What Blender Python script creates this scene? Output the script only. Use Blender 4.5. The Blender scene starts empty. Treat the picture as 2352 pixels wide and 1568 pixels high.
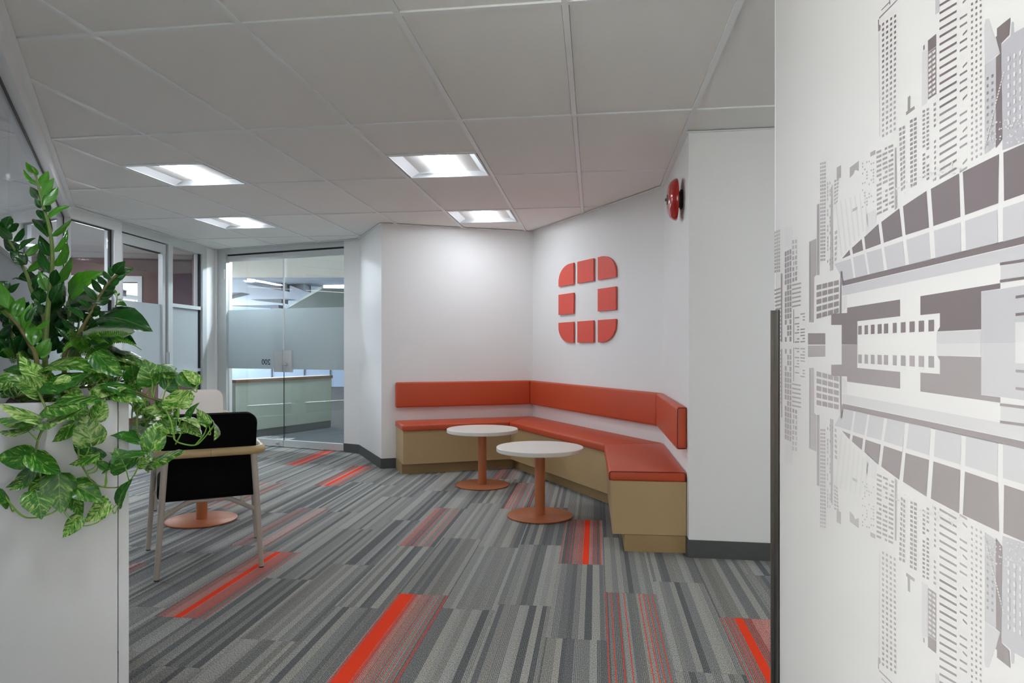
import bpy, bmesh, math, random
from mathutils import Vector, Matrix
PI = math.pi
random.seed(7)
sc = bpy.context.scene
COL = sc.collection
FPX, HOR, EYE, CEIL = 1600.0, 798.0, 1.20, 2.43

# ---------------------------------------------------------------- camera, world, exposure
cam_d = bpy.data.cameras.new('camera')
cam = bpy.data.objects.new('camera', cam_d); COL.objects.link(cam)
cam.location = (0, 0, EYE); cam.rotation_euler = (PI/2, 0, 0)
cam_d.sensor_width = 36; cam_d.lens = FPX/2352*36; cam_d.shift_y = 14/2352
cam_d.clip_start = 0.02; cam_d.clip_end = 60
sc.camera = cam
w = bpy.data.worlds.new('world'); sc.world = w; w.use_nodes = True
w.node_tree.nodes['Background'].inputs[0].default_value = (0.90, 0.90, 0.895, 1)
w.node_tree.nodes['Background'].inputs[1].default_value = 9.6
sc.view_settings.view_transform = 'Standard'; sc.view_settings.look = 'None'
sc.view_settings.gamma = 1; sc.view_settings.use_curve_mapping = False
sc.view_settings.exposure = 0.93
LAMP = 17.0         # radiance of the troffer lenses
LOBBY = 95.0         # linear lamps beyond the doors

# ---------------------------------------------------------------- picture <-> place
def C(px, py):
    Y = FPX*(CEIL-EYE)/(HOR-py); return Vector(((px-1176)/FPX*Y, Y))
def F(px, py):
    Y = FPX*EYE/(py-HOR); return Vector(((px-1176)/FPX*Y, Y))
def P(px, py, Y):
    return Vector(((px-1176)/FPX*Y, Y, EYE+(HOR-py)/FPX*Y))
def s_at(px, o, d):
    k = (px-1176)/FPX; return (k*o[1]-o[0])/(d[0]-k*d[1])
def V2(x, y): return Vector((x, y))

# ---------------------------------------------------------------- materials
MATS = {}
def s2l(c):
    return tuple(((v/255)/12.92 if v/255 <= .04045 else ((v/255+.055)/1.055)**2.4) for v in c)
def mat(name, rgb, rough=.5, metal=0., spec=.5, bump=0., bscale=200., coat=0., vary=0., emis=None, es=0., sheen=0.):
    if name in MATS: return MATS[name]
    m = bpy.data.materials.new(name); m.use_nodes = True; MATS[name] = m
    nt = m.node_tree; b = nt.nodes['Principled BSDF']
    c = s2l(rgb)
    b.inputs['Base Color'].default_value = (*c, 1)
    b.inputs['Roughness'].default_value = rough; b.inputs['Metallic'].default_value = metal
    b.inputs['Specular IOR Level'].default_value = spec
    b.inputs['Coat Weight'].default_value = coat
    b.inputs['Sheen Weight'].default_value = sheen
    if emis:
        b.inputs['Emission Color'].default_value = (*s2l(emis), 1); b.inputs['Emission Strength'].default_value = es
    tc = nt.nodes.new('ShaderNodeTexCoord')
    if vary or bump:
        n = nt.nodes.new('ShaderNodeTexNoise'); n.inputs['Scale'].default_value = bscale; n.inputs['Detail'].default_value = 3
        nt.links.new(tc.outputs['Object'], n.inputs['Vector'])
        if vary:
            r = nt.nodes.new('ShaderNodeMapRange'); r.inputs[3].default_value = 1-vary; r.inputs[4].default_value = 1+vary
            r.inputs[1].default_value = .3; r.inputs[2].default_value = .7
            nt.links.new(n.outputs['Fac'], r.inputs[0])
            mx = nt.nodes.new('ShaderNodeVectorMath'); mx.operation = 'SCALE'; mx.inputs[0].default_value = c
            nt.links.new(r.outputs[0], mx.inputs['Scale']); nt.links.new(mx.outputs[0], b.inputs['Base Color'])
        if bump:
            bp = nt.nodes.new('ShaderNodeBump'); bp.inputs['Strength'].default_value = bump; bp.inputs['Distance'].default_value = .002
            nt.links.new(n.outputs['Fac'], bp.inputs['Height']); nt.links.new(bp.outputs[0], b.inputs['Normal'])
    return m
WHITE = mat('wall_paint', (236, 235, 233), .6, bump=.08, bscale=260)
CTILE = mat('ceiling_tile', (241, 239, 234), .85, bump=.35, bscale=420, vary=.035, spec=.2)
TEE = mat('tee_enamel', (238, 240, 238), .45, vary=.01)
DARKBASE = mat('rubber_base', (78, 81, 80), .5, vary=.04, bscale=30)
ALU = mat('satin_aluminium', (205, 207, 207), .35, .25, vary=.02, bscale=60)
ALUW = mat('pale_frame_enamel', (226, 227, 226), .4, vary=.01)
GASKET = mat('black_gasket', (14, 15, 15), .5, vary=.1)
LEATH = mat('rust_leather', (194, 80, 48), .40, bump=.2, bscale=900, vary=.04, spec=.35)
PIPE = mat('dark_piping', (96, 26, 14), .5, vary=.05)
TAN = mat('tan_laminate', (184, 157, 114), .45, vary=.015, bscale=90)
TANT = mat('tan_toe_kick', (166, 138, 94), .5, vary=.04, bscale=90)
COPPER = mat('copper_powder_coat', (188, 114, 74), .42, .15, bump=.1, bscale=1500, vary=.03)
TOPW = mat('white_laminate', (226, 222, 212), .35, vary=.01)
EMB = mat('emblem_red', (226, 80, 62), .4, vary=.02, bscale=60)
BLACKF = mat('black_wool', (17, 16, 17), .95, bump=.6, bscale=1400, vary=.2, spec=.1)
BLACKP = mat('black_welt', (30, 29, 31), .8, vary=.2)
CREAM = mat('cream_fabric', (228, 220, 212), .9, bump=.4, bscale=1400, vary=.03, spec=.2)
CREAMP = mat('cream_welt', (214, 204, 194), .85, vary=.03)
LEGM = mat('taupe_powder_coat', (186, 175, 162), .45, bump=.1, bscale=900, vary=.02)
WOOD = mat('pale_oak', (192, 166, 118), .38, vary=.03, bscale=14)
RUBBER = mat('rubber_foot', (28, 28, 28), .7, vary=.1)
PLANT_W = mat('planter_laminate', (206, 206, 207), .35, vary=.01)
SOIL = mat('dark_soil', (52, 38, 26), .95, bump=1, bscale=120, vary=.5)
CHROME = mat('chrome', (225, 225, 225), .12, 1., vary=.01)
STEEL = mat('brushed_steel', (122, 119, 115), .3, 1., vary=.03)
REDB = mat('bell_red', (176, 24, 16), .16, coat=.6, vary=.02)
BLK = mat('black_plastic', (12, 12, 12), .5, vary=.1)
MAROON = mat('maroon_paint', (96, 38, 32), .6, vary=.02)
SAGE = mat('sage_laminate', (150, 157, 147), .4, vary=.02)
CAPW = mat('walnut_cap', (96, 64, 32), .3, vary=.12, bscale=20)
BLUEW = mat('pale_blue_wall', (140, 160, 188), .6, vary=.01)
GREYC = mat('lobby_ceiling_paint', (150, 155, 165), .7, vary=.01)
BAFF = mat('baffle_grey', (100, 104, 112), .8, vary=.02)
LENS = mat('lamp_lens', (255, 255, 255), .4, emis=(238, 246, 255), es=LAMP, vary=.001)
PAN = mat('troffer_enamel', (206, 207, 207), .45, vary=.005)
LLENS = mat('lobby_lamp_lens', (255, 255, 255), .4, emis=(228, 238, 252), es=LOBBY, vary=.001)
INK = mat('black_lettering', (10, 12, 16), .5, vary=.05)
DCARP = mat('lobby_carpet', (72, 76, 78), .95, bump=.5, bscale=300, vary=.25)

def glass_mat(name, tint, refl=1.0, rough=0.0):
    m = bpy.data.materials.new(name); m.use_nodes = True; nt = m.node_tree; nt.nodes.clear()
    out = nt.nodes.new('ShaderNodeOutputMaterial'); mix = nt.nodes.new('ShaderNodeMixShader')
    tr = nt.nodes.new('ShaderNodeBsdfTransparent'); gl = nt.nodes.new('ShaderNodeBsdfGlossy'); fr = nt.nodes.new('ShaderNodeFresnel')
    ge = nt.nodes.new('ShaderNodeNewGeometry'); io = nt.nodes.new('ShaderNodeMapRange')   # same reflectance on both faces of the pane
    io.inputs[3].default_value = 1.5; io.inputs[4].default_value = 1/1.5
    nt.links.new(ge.outputs['Backfacing'], io.inputs[0]); nt.links.new(io.outputs[0], fr.inputs['IOR'])
    mu = nt.nodes.new('ShaderNodeMath'); mu.operation = 'MULTIPLY'; mu.inputs[1].default_value = refl
    tr.inputs[0].default_value = (*tint, 1); gl.inputs['Roughness'].default_value = rough; gl.inputs[0].default_value = (.95, .97, 1, 1)
    nt.links.new(fr.outputs[0], mu.inputs[0]); nt.links.new(mu.outputs[0], mix.inputs[0])
    nt.links.new(tr.outputs[0], mix.inputs[1]); nt.links.new(gl.outputs[0], mix.inputs[2]); nt.links.new(mix.outputs[0], out.inputs[0])
    MATS[name] = m; return m
GLASS = glass_mat('clear_glass', (.955, .96, .955))
GLASSD = glass_mat('smoky_door_glass', (.92, .955, .95), 1.1)
def film_mat():
    m = bpy.data.materials.new('frosted_film'); m.use_nodes = True; nt = m.node_tree; nt.nodes.clear()
    out = nt.nodes.new('ShaderNodeOutputMaterial')
    d = nt.nodes.new('ShaderNodeBsdfDiffuse'); t = nt.nodes.new('ShaderNodeBsdfTranslucent'); tr = nt.nodes.new('ShaderNodeBsdfTransparent')
    d.inputs[0].default_value = (*s2l((176, 182, 183)), 1); t.inputs[0].default_value = (*s2l((212, 218, 219)), 1)
    a = nt.nodes.new('ShaderNodeMixShader'); a.inputs[0].default_value = .5
    b = nt.nodes.new('ShaderNodeMixShader'); b.inputs[0].default_value = .10
    nt.links.new(d.outputs[0], a.inputs[1]); nt.links.new(t.outputs[0], a.inputs[2])
    nt.links.new(a.outputs[0], b.inputs[1]); nt.links.new(tr.outputs[0], b.inputs[2]); nt.links.new(b.outputs[0], out.inputs[0])
    return m
FILM = film_mat()

# carpet: longitudinal bands, pinstripes and fleck, seeded per plank; red lines at given places
def carpet_mat(name, thick=(), lines=(), lw=.0013):
    m = bpy.data.materials.new(name); m.use_nodes = True; nt = m.node_tree; N = nt.nodes; L = nt.links
    b = N['Principled BSDF']; b.inputs['Roughness'].default_value = .95; b.inputs['Specular IOR Level'].default_value = .1
    tc = N.new('ShaderNodeTexCoord'); sx = N.new('ShaderNodeSeparateXYZ'); L.new(tc.outputs['Object'], sx.inputs[0])
    oi = N.new('ShaderNodeObjectInfo')
    def math_(op, a, bb=None, c=None):
        n = N.new('ShaderNodeMath'); n.operation = op
        for i, v in enumerate((a, bb, c)):
            if v is None: continue
            if isinstance(v, (int, float)): n.inputs[i].default_value = v
            else: L.new(v, n.inputs[i])
        return n.outputs[0]
    off = math_('MULTIPLY_ADD', oi.outputs['Random'], 53.0, sx.outputs[0])
    vor = N.new('ShaderNodeTexVoronoi'); vor.voronoi_dimensions = '1D'; vor.inputs['Scale'].default_value = 36
    L.new(off, vor.inputs['W'])
    sc_ = N.new('ShaderNodeSeparateColor'); L.new(vor.outputs['Color'], sc_.inputs[0])
    ramp = N.new('ShaderNodeValToRGB'); ramp.color_ramp.interpolation = 'CONSTANT'
    tones = [(0, (112, 114, 114)), (.2, (134, 135, 133)), (.42, (154, 154, 150)), (.70, (122, 124, 123)), (.8, (163, 163, 158))]
    els = ramp.color_ramp.elements
    els[0].position = 0; els[0].color = (*s2l(tones[0][1]), 1); els[1].position = tones[1][0]; els[1].color = (*s2l(tones[1][1]), 1)
    for p_, c_ in tones[2:]:
        e = els.new(p_); e.color = (*s2l(c_), 1)
    L.new(sc_.outputs[0], ramp.inputs[0])
    # pinstripes 5 mm apart in some bands
    fr = math_('FRACT', math_('MULTIPLY', off, 150.0)); pin = math_('LESS_THAN', fr, .42)
    amt = math_('MULTIPLY', pin, math_('GREATER_THAN', sc_.outputs[1], .34))
    mix1 = N.new('ShaderNodeMix'); mix1.data_type = 'RGBA'; L.new(math_('MULTIPLY', amt, .62), mix1.inputs[0])
    L.new(ramp.outputs[0], mix1.inputs[6])
    mixp = N.new('ShaderNodeMix'); mixp.data_type = 'RGBA'; L.new(math_('GREATER_THAN', sc_.outputs[2], .5), mixp.inputs[0])
    mixp.inputs[6].default_value = (*s2l((72, 74, 74)), 1); mixp.inputs[7].default_value = (*s2l((168, 160, 145)), 1)
    L.new(mixp.outputs[2], mix1.inputs[7])
    # yarn fleck
    mp = N.new('ShaderNodeMapping'); mp.inputs['Scale'].default_value = (1, .45, 1); L.new(tc.outputs['Object'], mp.inputs[0])
    ns = N.new('ShaderNodeTexNoise'); ns.inputs['Scale'].default_value = 360; ns.inputs['Detail'].default_value = 2
    L.new(mp.outputs[0], ns.inputs['Vector'])
    mr = N.new('ShaderNodeMapRange'); mr.inputs[1].default_value = .32; mr.inputs[2].default_value = .68; mr.inputs[3].default_value = .35; mr.inputs[4].default_value = 1.7
    L.new(ns.outputs['Fac'], mr.inputs[0])
    vm = N.new('ShaderNodeVectorMath'); vm.operation = 'SCALE'; L.new(mix1.outputs[2], vm.inputs[0]); L.new(mr.outputs[0], vm.inputs['Scale'])
    col = vm.outputs[0]
    mask = None
    for c_, h_ in list(thick)+[(x, lw) for x in lines]:
        q = math_('COMPARE', sx.outputs[0], (c_-.5)*.25, h_)
        mask = q if mask is None else math_('MAXIMUM', mask, q)
    if mask is not None:
        mr_ = N.new('ShaderNodeMix'); mr_.data_type = 'RGBA'; L.new(mask, mr_.inputs[0]); L.new(col, mr_.inputs[6])
        mr_.inputs[7].default_value = (*s2l((246, 72, 40)), 1); col = mr_.outputs[2]
    L.new(col, b.inputs['Base Color'])
    bp = N.new('ShaderNodeBump'); bp.inputs['Strength'].default_value = .5; bp.inputs['Distance'].default_value = .002
    L.new(ns.outputs['Fac'], bp.inputs['Height']); L.new(bp.outputs[0], b.inputs['Normal'])
    return m

# ---------------------------------------------------------------- mesh helpers
def smooth(me, ang=35):
    for p in me.polygons: p.use_smooth = True
    try: me.set_sharp_from_angle(angle=math.radians(ang))
    except Exception: pass
def obj(name, bm, m, parent=None, sm=None):
    me = bpy.data.meshes.new(name)
    bmesh.ops.recalc_face_normals(bm, faces=bm.faces[:]) if sm != 'leaf' else None
    bm.to_mesh(me); bm.free()
    for x in (m if isinstance(m, (list, tuple)) else [m]): me.materials.append(x)
    if sm: smooth(me, 35 if sm is True or sm == 'leaf' else sm)
    o = bpy.data.objects.new(name, me); COL.objects.link(o)
    if parent:
        o.parent = parent
    return o
def tag(o, label=None, cat=None, group=None, kind=None):
    if label: o['label'] = label
    if cat: o['category'] = cat
    if group: o['group'] = group
    if kind: o['kind'] = kind
    return o
def thing(name, loc, rz=0, label=None, cat=None, group=None, kind=None):
    e = bpy.data.objects.new(name, None); COL.objects.link(e); e.location = loc; e.rotation_euler = (0, 0, rz)
    e.empty_display_size = .1
    return tag(e, label, cat, group, kind)
def struct(name, bm, m, label=None):
    o = obj(name, bm, m); o['kind'] = 'structure'
    if label: o['label'] = label
    return o
def prism(bm, pts, z0, z1, mi=0):
    b = [bm.verts.new((p[0], p[1], z0)) for p in pts]; t = [bm.verts.new((p[0], p[1], z1)) for p in pts]
    n = len(pts); fs = [bm.faces.new(b[::-1]), bm.faces.new(t)]
    for i in range(n): fs.append(bm.faces.new((b[i], b[(i+1) % n], t[(i+1) % n], t[i])))
    for f in fs: f.material_index = mi
    return fs
def box(bm, x0, x1, y0, y1, z0, z1): return prism(bm, [(x0, y0), (x1, y0), (x1, y1), (x0, y1)], z0, z1)
def rbox(x0, x1, y0, y1, z0, z1, r, seg=3):
    bm = bmesh.new(); box(bm, x0, x1, y0, y1, z0, z1)
    bmesh.ops.bevel(bm, geom=bm.edges[:], offset=r, segments=seg, affect='EDGES', profile=.5); return bm
def wbox(bm, o, d, n, s0, s1, d0, d1, z0, z1):
    """box in wall coordinates: s along d, depth along n"""
    q = [o+d*s0+n*d0, o+d*s1+n*d0, o+d*s1+n*d1, o+d*s0+n*d1]; return prism(bm, q, z0, z1)
def wb(name, m, parent, o, d, n, *a, bev=0):
    bm = bmesh.new(); wbox(bm, o, d, n, *a)
    if bev: bmesh.ops.bevel(bm, geom=bm.edges[:], offset=bev, segments=2, affect='EDGES', profile=.5)
    return obj(name, bm, m, parent, sm=30 if bev else None)
def tube(bm, pts, r, seg=10, cap=True):
    pts = [Vector(p) for p in pts]; rs = r if isinstance(r, (list, tuple)) else [r]*len(pts)
    rings = []; up = None
    for i, p in enumerate(pts):
        t = (pts[min(i+1, len(pts)-1)]-pts[max(i-1, 0)]).normalized()
        if up is None:
            up = Vector((0, 0, 1)) if abs(t.z) < .9 else Vector((1, 0, 0))
        x = (up-t*up.dot(t)).normalized(); up = x; y = t.cross(x)
        rings.append([bm.verts.new(p+(x*math.cos(2*PI*k/seg)+y*math.sin(2*PI*k/seg))*rs[i]) for k in range(seg)])
    for a, b in zip(rings, rings[1:]):
        for k in range(seg): bm.faces.new((a[k], a[(k+1) % seg], b[(k+1) % seg], b[k]))
    if cap: bm.faces.new(rings[0][::-1]); bm.faces.new(rings[-1])
def spline(pts, n=6):
    pts = [Vector(p) for p in pts]; out = []
    for i in range(len(pts)-1):
        p0 = pts[max(i-1, 0)]; p1 = pts[i]; p2 = pts[i+1]; p3 = pts[min(i+2, len(pts)-1)]
        for k in range(n):
            t = k/n; out.append(.5*((2*p1)+(p2-p0)*t+(2*p0-5*p1+4*p2-p3)*t*t+(3*p1-p0-3*p2+p3)*t**3))
    out.append(pts[-1]); return out
def fillet(pts, r, n=6):
    pts = [Vector(p) for p in pts]; out = [pts[0]]
    for a, b, c in zip(pts, pts[1:], pts[2:]):
        u = (a-b).normalized(); v = (c-b).normalized(); p, q = b+u*r, b+v*r
        for k in range(n+1):
            t = k/n; out.append(p*(1-t)**2+b*2*t*(1-t)+q*t*t)
    out.append(pts[-1]); return out
def lathe(bm, prof, seg=48, cx=0, cy=0):
    rings = []
    for r, z in prof:
        if r < 1e-6: rings.append([bm.verts.new((cx, cy, z))]*seg)
        else: rings.append([bm.verts.new((cx+r*math.cos(2*PI*k/seg), cy+r*math.sin(2*PI*k/seg), z)) for k in range(seg)])
    for a, b in zip(rings, rings[1:]):
        for k in range(seg):
            vs = []
            for v in (a[k], a[(k+1) % seg], b[(k+1) % seg], b[k]):
                if v not in vs: vs.append(v)
            if len(vs) > 2:
                try: bm.faces.new(vs)
                except ValueError: pass
def clip(subject, cl):
    """Sutherland-Hodgman: subject polygon by the convex ccw polygon cl"""
    out = [Vector(p) for p in subject]
    for i in range(len(cl)):
        a, b = cl[i], cl[(i+1) % len(cl)]; inp = out; out = []
        def side(p): return (b[0]-a[0])*(p[1]-a[1])-(b[1]-a[1])*(p[0]-a[0])
        for j in range(len(inp)):
            p, q = inp[j], inp[(j+1) % len(inp)]; sp, sq = side(p), side(q)
            if sp >= 0: out.append(p)
            if (sp >= 0) != (sq >= 0): out.append(p+(q-p)*(sp/(sp-sq)))
        if len(out) < 3: return []
    res = []
    for p in out:
        if not res or (p-res[-1]).length > 1e-4: res.append(p)
    if len(res) > 2 and (res[0]-res[-1]).length < 1e-4: res.pop()
    ar = sum(res[i][0]*res[(i+1) % len(res)][1]-res[(i+1) % len(res)][0]*res[i][1] for i in range(len(res)))/2 if len(res) > 2 else 0
    return res if abs(ar) > 2e-4 else []
def isect(p, d, q, e):
    den = d[0]*e[1]-d[1]*e[0]; t = ((q[0]-p[0])*e[1]-(q[1]-p[1])*e[0])/den; return p+d*t

# ---------------------------------------------------------------- plan of the room
K = V2(-3.85, 6.08)                    # corner of the two glass walls
K2 = V2(-3.74, 8.79)                   # corner by the double door
W0 = C(790, 552.5); W1 = C(825, 549); W2 = C(876, 513); W3 = C(1224, 532); W4 = C(1525, 427); W5 = C(1582, 305); W6 = C(1777, 296)
dl = (V2(-1.911, 2.60)-K).normalized()
N0 = K+dl*((6.08-1.3)/-dl[1])
dm = V2(.1167, .9932); ME = V2(.83, 2.2)   # far end of the mural wall
MN = ME-dm*5.2
colend = W5+(W6-W5).normalized()*2.6
ROOM = [N0, V2(-3.3, 1.3), V2(-3.3, -3), MN, ME, ME+V2(.1192, -.014), ME+V2(2.4, -.29), colend, W5, W4, W3, W2, W1, K2, K]

def wall(name, p, q, n, th=.1, z0=0, z1=CEIL+.03, m=WHITE, label=None, e0=0, e1=0):
    d = (q-p).normalized(); L = (q-p).length; bm = bmesh.new(); wbox(bm, p, d, n, -e0, L+e1, 0, th, z0, z1)
    return struct(name, bm, m, label)
def nrm(p, q, inside):
    d = (q-p).normalized(); n = V2(-d[1], d[0]); return -n if n.dot(inside-p) > 0 else n
MID = V2(-.8, 4)
nb = {k: nrm(*v, MID) for k, v in dict(w01=(W0, W1), w12=(W1, W2), w23=(W2, W3), w34=(W3, W4), w45=(W4, W5), w56=(W5, colend)).items()}
nb['w56'] = nrm(W5, colend, V2(1.5, 3))
def facing(name, segs, z0, z1, th, m, sgn=1, label=None):
    """continuous strip along the outline segs, laid th in front of the wall (sgn -1) or behind it"""
    bm = bmesh.new(); n = len(segs)
    for i in range(n-1):
        p, q = segs[i], segs[i+1]; prism(bm, strip(segs, i, th, sgn), z0, z1)
    return obj(name, bm, m)
def strip(pts, i, th, sgn):
    p, q = pts[i], pts[i+1]
    def off(j):
        ds = []
        if j > 0: ds.append((pts[j]-pts[j-1]).normalized())
        if j < len(pts)-1: ds.append((pts[j+1]-pts[j]).normalized())
        ns = [V2(-d[1], d[0])*sgn for d in ds]
        if len(ns) == 1: return pts[j]+ns[0]*th
        b = (ns[0]+ns[1]).normalized(); return pts[j]+b*(th/b.dot(ns[0]))
    return [p, q, off(i+1), off(i)]
# solid walls with mitred corners; the order W0..W5 runs clockwise so the outside lies to the left
back = [W0, W1, W2, W3, W4, W5, colend]
names = ['wall_door_side', 'wall_corner_facet', 'wall_bench_left', 'wall_bench_back', 'wall_bell', 'wall_column']
wl = ['white wall strip right of the glass double door', 'short shaded white wall turning toward the bench niche', 'white wall above the left run of the bench',
      'white wall carrying the red emblem', 'narrow white wall carrying the red bell', 'grey-shaded white wall face right of the bench']
for i, nm in enumerate(names):
    bm = bmesh.new(); prism(bm, strip(back, i, .1, 1), 0, CEIL+.03); struct(nm, bm, WHITE, wl[i])
# rubber baseboards, only where no bench stands
s45 = (W5-W4).normalized()
def baseb(name, pts, lab):
    bm = bmesh.new()
    for i in range(len(pts)-1): prism(bm, strip(pts, i, .008, -1), 0, .1)
    struct(name, bm, DARKBASE, lab)
d23 = (W3-W2).normalized(); sB = s_at(910, W2, d23)
baseb('baseboard_left', [W0, W1, W2, W2+d23*(sB-.004)], 'dark grey rubber baseboard from the double door to the bench')
baseb('baseboard_right', [W5+s45*(-.075), W5, colend], 'dark grey rubber baseboard right of the bench')
# other walls, most of them behind the camera
wall('wall_back_left', N0, V2(-3.3, 1.3), V2(0, 1), label='white return wall behind the glass wall')
def window_wall(name, p, q, n, label):
    d = (q-p).normalized(); L = (q-p).length; t = thing(name, (0, 0, 0), label=label, kind='structure'); k = max(1, round(L/1.2))
    wb('sill_wall', WHITE, t, p, d, n, 0, L, 0, .1, 0, .3); wb('head_wall', WHITE, t, p, d, n, 0, L, 0, .1, 2.33, CEIL+.03)
    for i in range(k+1):
        s = L*i/k; wb('mullion', ALUW, t, p, d, n, max(0, s-.025), min(L, s+.025), .02, .08, .3, 2.33)
        if i < k: wb('glass_pane', GLASS, t, p, d, n, s+.026, L*(i+1)/k-.026, .045, .051, .301, 2.329)
mn = V2(dm[1], -dm[0])
wall('wall_mural', MN, ME, mn, th=.12, label='white wall carrying the city mural')
window_wall('added_window_left', V2(-3.3, 1.3), V2(-3.3, -3), V2(-1, 0), 'added unseen window wall behind the camera, left')  # unseen window, added so daylight fills the room
wall('wall_back', V2(-3.3, -3), MN, V2(0, -1), e0=.1, e1=.2)
ce2 = ME+V2(2.4, -.29)
wall('wall_corridor_near', ME+mn*.12, ce2, V2(-.12, -.99), th=.1)
wall('wall_corridor_end', ce2, colend, V2(1, 0), e0=.1, e1=.1)

# ---------------------------------------------------------------- floor
bm = bmesh.new(); box(bm, -9, 5, -3.3, 22, -.1, -.006)
floor = struct('floor', bm, DCARP, 'grey striped carpet plank floor with red accent planks')
ca = .12; CA = V2(math.cos(ca), -math.sin(ca)); CB = V2(math.sin(ca), math.cos(ca)); U0 = .17
cm_grey = carpet_mat('carpet_grey')
def lines(a, b, st): return [a+i*st for i in range(int((b-a)/st)+1)]
R = {}
R[(-4, 2.31)] = carpet_mat('carpet_red_wide', [(.18, .033)], [.005, .03, .325, .34, .355, .37, .40, .43, .46, .50, .55, .60, .66, .72, .80, .88, .96, .99])
R[(-1, 3.88)] = carpet_mat('carpet_red_centre', [(.60, .018)], [.02, .15, .24, .31, .35, .40, .44, .47, .50, .72, .75, .79, .84, .92, .96])
R[(0, 2.45)] = carpet_mat('carpet_red_threads', [], [.02, .12, .25, .37, .66, .74, .82, .91], .0017)
R[(2, 2.19)] = carpet_mat('carpet_red_right', [(.34, .019)], [.03, .1, .15, .19, .23]+lines(.45, .98, .033))
R[(-5, 4.11)] = carpet_mat('carpet_red_threads_left', [], [.1, .16, .24, .34, .44, .62, .80], .0019)
R[(-8, 2.9)] = carpet_mat('carpet_red_dense', [(.42, .017)], [.03, .08, .12]+lines(.17, .34, .03)+lines(.5, .8, .025)+[.9, .93], .0012)
R[(-9, 4.0)] = carpet_mat('carpet_red_faint', [], [.04, .1, .17, .22, .3, .62, .68, .74, .8, .86, .92], .001)
R[(-10, 5.82)] = carpet_mat('carpet_red_blur', [(.5, .02)], lines(.12, .38, .035)+lines(.62, .9, .035))
R[(-13, 6.8)] = R[(-10, 5.82)]
R[(-4, 6.31)] = R[(-5, 4.11)]; R[(-3, 5.15)] = R[(-5, 4.11)]
R[(-12, 4.9)] = R[(-9, 4.0)]; R[(-14, 5.3)] = R[(-9, 4.0)]; R[(-11, 2.6)] = R[(-9, 4.0)]
PH = {-4: .31, -1: .88, 0: .45, 2: .19, -5: .11, -8: .9, -9: 0., -10: .82, -13: .8, -3: .15, -2: .23, -12: .9, -14: .3, -11: .6, 1: .64, 3: .8, -6: .72, -7: .45}
pm = {}
def plank_mesh(m):
    if m.name in pm: return pm[m.name]
    bm = bmesh.new(); box(bm, -.1247, .1247, -.4995, .4995, -.006, 0)
    me = bpy.data.meshes.new('carpet_plank'); bm.to_mesh(me); bm.free(); me.materials.append(m); pm[m.name] = me; return me
def inside(p, poly):
    c = False; j = len(poly)-1
    for i in range(len(poly)):
        a, b = poly[i], poly[j]
        if (a[1] > p[1]) != (b[1] > p[1]) and p[0] < (b[0]-a[0])*(p[1]-a[1])/(b[1]-a[1])+a[0]: c = not c
        j = i
    return c
rest = bmesh.new(); rnd = random.Random(3)
cand = []
for k in range(-24, 14):
    ph = PH.get(k, rnd.random())
    for r_ in range(-4, 9):
        v0 = ph+r_; cu = (k+.5+U0)*.25; cv = v0+.5; p = CA*cu+CB*cv
        corners = [p+CA*(a*.12)+CB*(b*.49) for a in (-1, 1) for b in (-1, 0, 1)]
        if not any(inside(c, ROOM) for c in corners): continue
        cand.append((p, k, v0))
vis = [c for c in cand if c[0][1] > 1.6 and -.78 < c[0][0]/max(c[0][1], .1) < .5]
vis.sort(key=lambda c: c[0].length); vset = set(id(c) for c in vis[:295])
for c in cand:
    p, k, v0 = c
    m = cm_grey
    for (kk, vv), mm in R.items():
        if kk == k and abs(vv-v0) < .06: m = mm
    if id(c) in vset:
        o = bpy.data.objects.new('carpet_plank', plank_mesh(m)); COL.objects.link(o)
        o.location = (p[0], p[1], 0); o.rotation_euler = (0, 0, -ca); o.parent = floor
    elif p[1] > -3:
        prism(rest, [p+CA*(a*.1247)+CB*(b*.4995) for a, b in ((-1, -1), (1, -1), (1, 1), (-1, 1))], -.006, 0)
tag(obj('carpet_plank_rest', rest, cm_grey, floor), kind='stuff')

# ---------------------------------------------------------------- ceiling
bm = bmesh.new(); box(bm, -9, 5, -3.3, 22, CEIL+.035, CEIL+.15)
ceil = struct('ceiling', bm, CTILE, 'suspended ceiling of pale grey mineral tiles')
GO = V2(.1893, 2.4897); GA = V2(math.cos(.1365), -math.sin(.1365)); GB = V2(math.sin(.1167), math.cos(.1167)); GU, GV = .6096*1.015, 1.2192
def G(i, j): return GO+GA*(i*GU)+GB*(j*GV)
FIX = {(-2, 1.5), (-2, 3.0), (-5, 1.5), (-6, 3.0), (-2, -1.5), (-5, -1.5), (-2, -3.5), (1, -2.0), (3, .0), (-5, -3.5)}
room_ccw = ROOM
def quadcell(i, j, di, dj, g=.0): 
    e, f = g/GU, g/GV
    return [G(i+e, j+f), G(i+di-e, j+f), G(i+di-e, j+dj-f), G(i+e, j+dj-f)]
def near_fix(i, j): return (i, j) in FIX
for i in range(-11, 8):
    for j in range(-5, 6):
        if near_fix(i, j+.0) or near_fix(i, j+.5):
            parts = [(j, .5), (j+.5, .5)]
        else: parts = [(j, 1)]
        for jj, dj in parts:
            if near_fix(i, jj): continue
            poly = clip(ROOM, quadcell(i, jj, 1, dj, .0142))
            if not poly: continue
            bm = bmesh.new(); prism(bm, poly, CEIL+.006, CEIL+.02); obj('ceiling_tile', bm, CTILE, ceil)
TW = .0125
for i in range(-11, 9):
    q = [G(i, -5)-GA*TW, G(i, -5)+GA*TW, G(i, 6)+GA*TW, G(i, 6)-GA*TW]
    poly = clip(ROOM, q)
    if poly: bm = bmesh.new(); prism(bm, poly, CEIL-.001, CEIL+.02); obj('tee_bar', bm, TEE, ceil)
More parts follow.
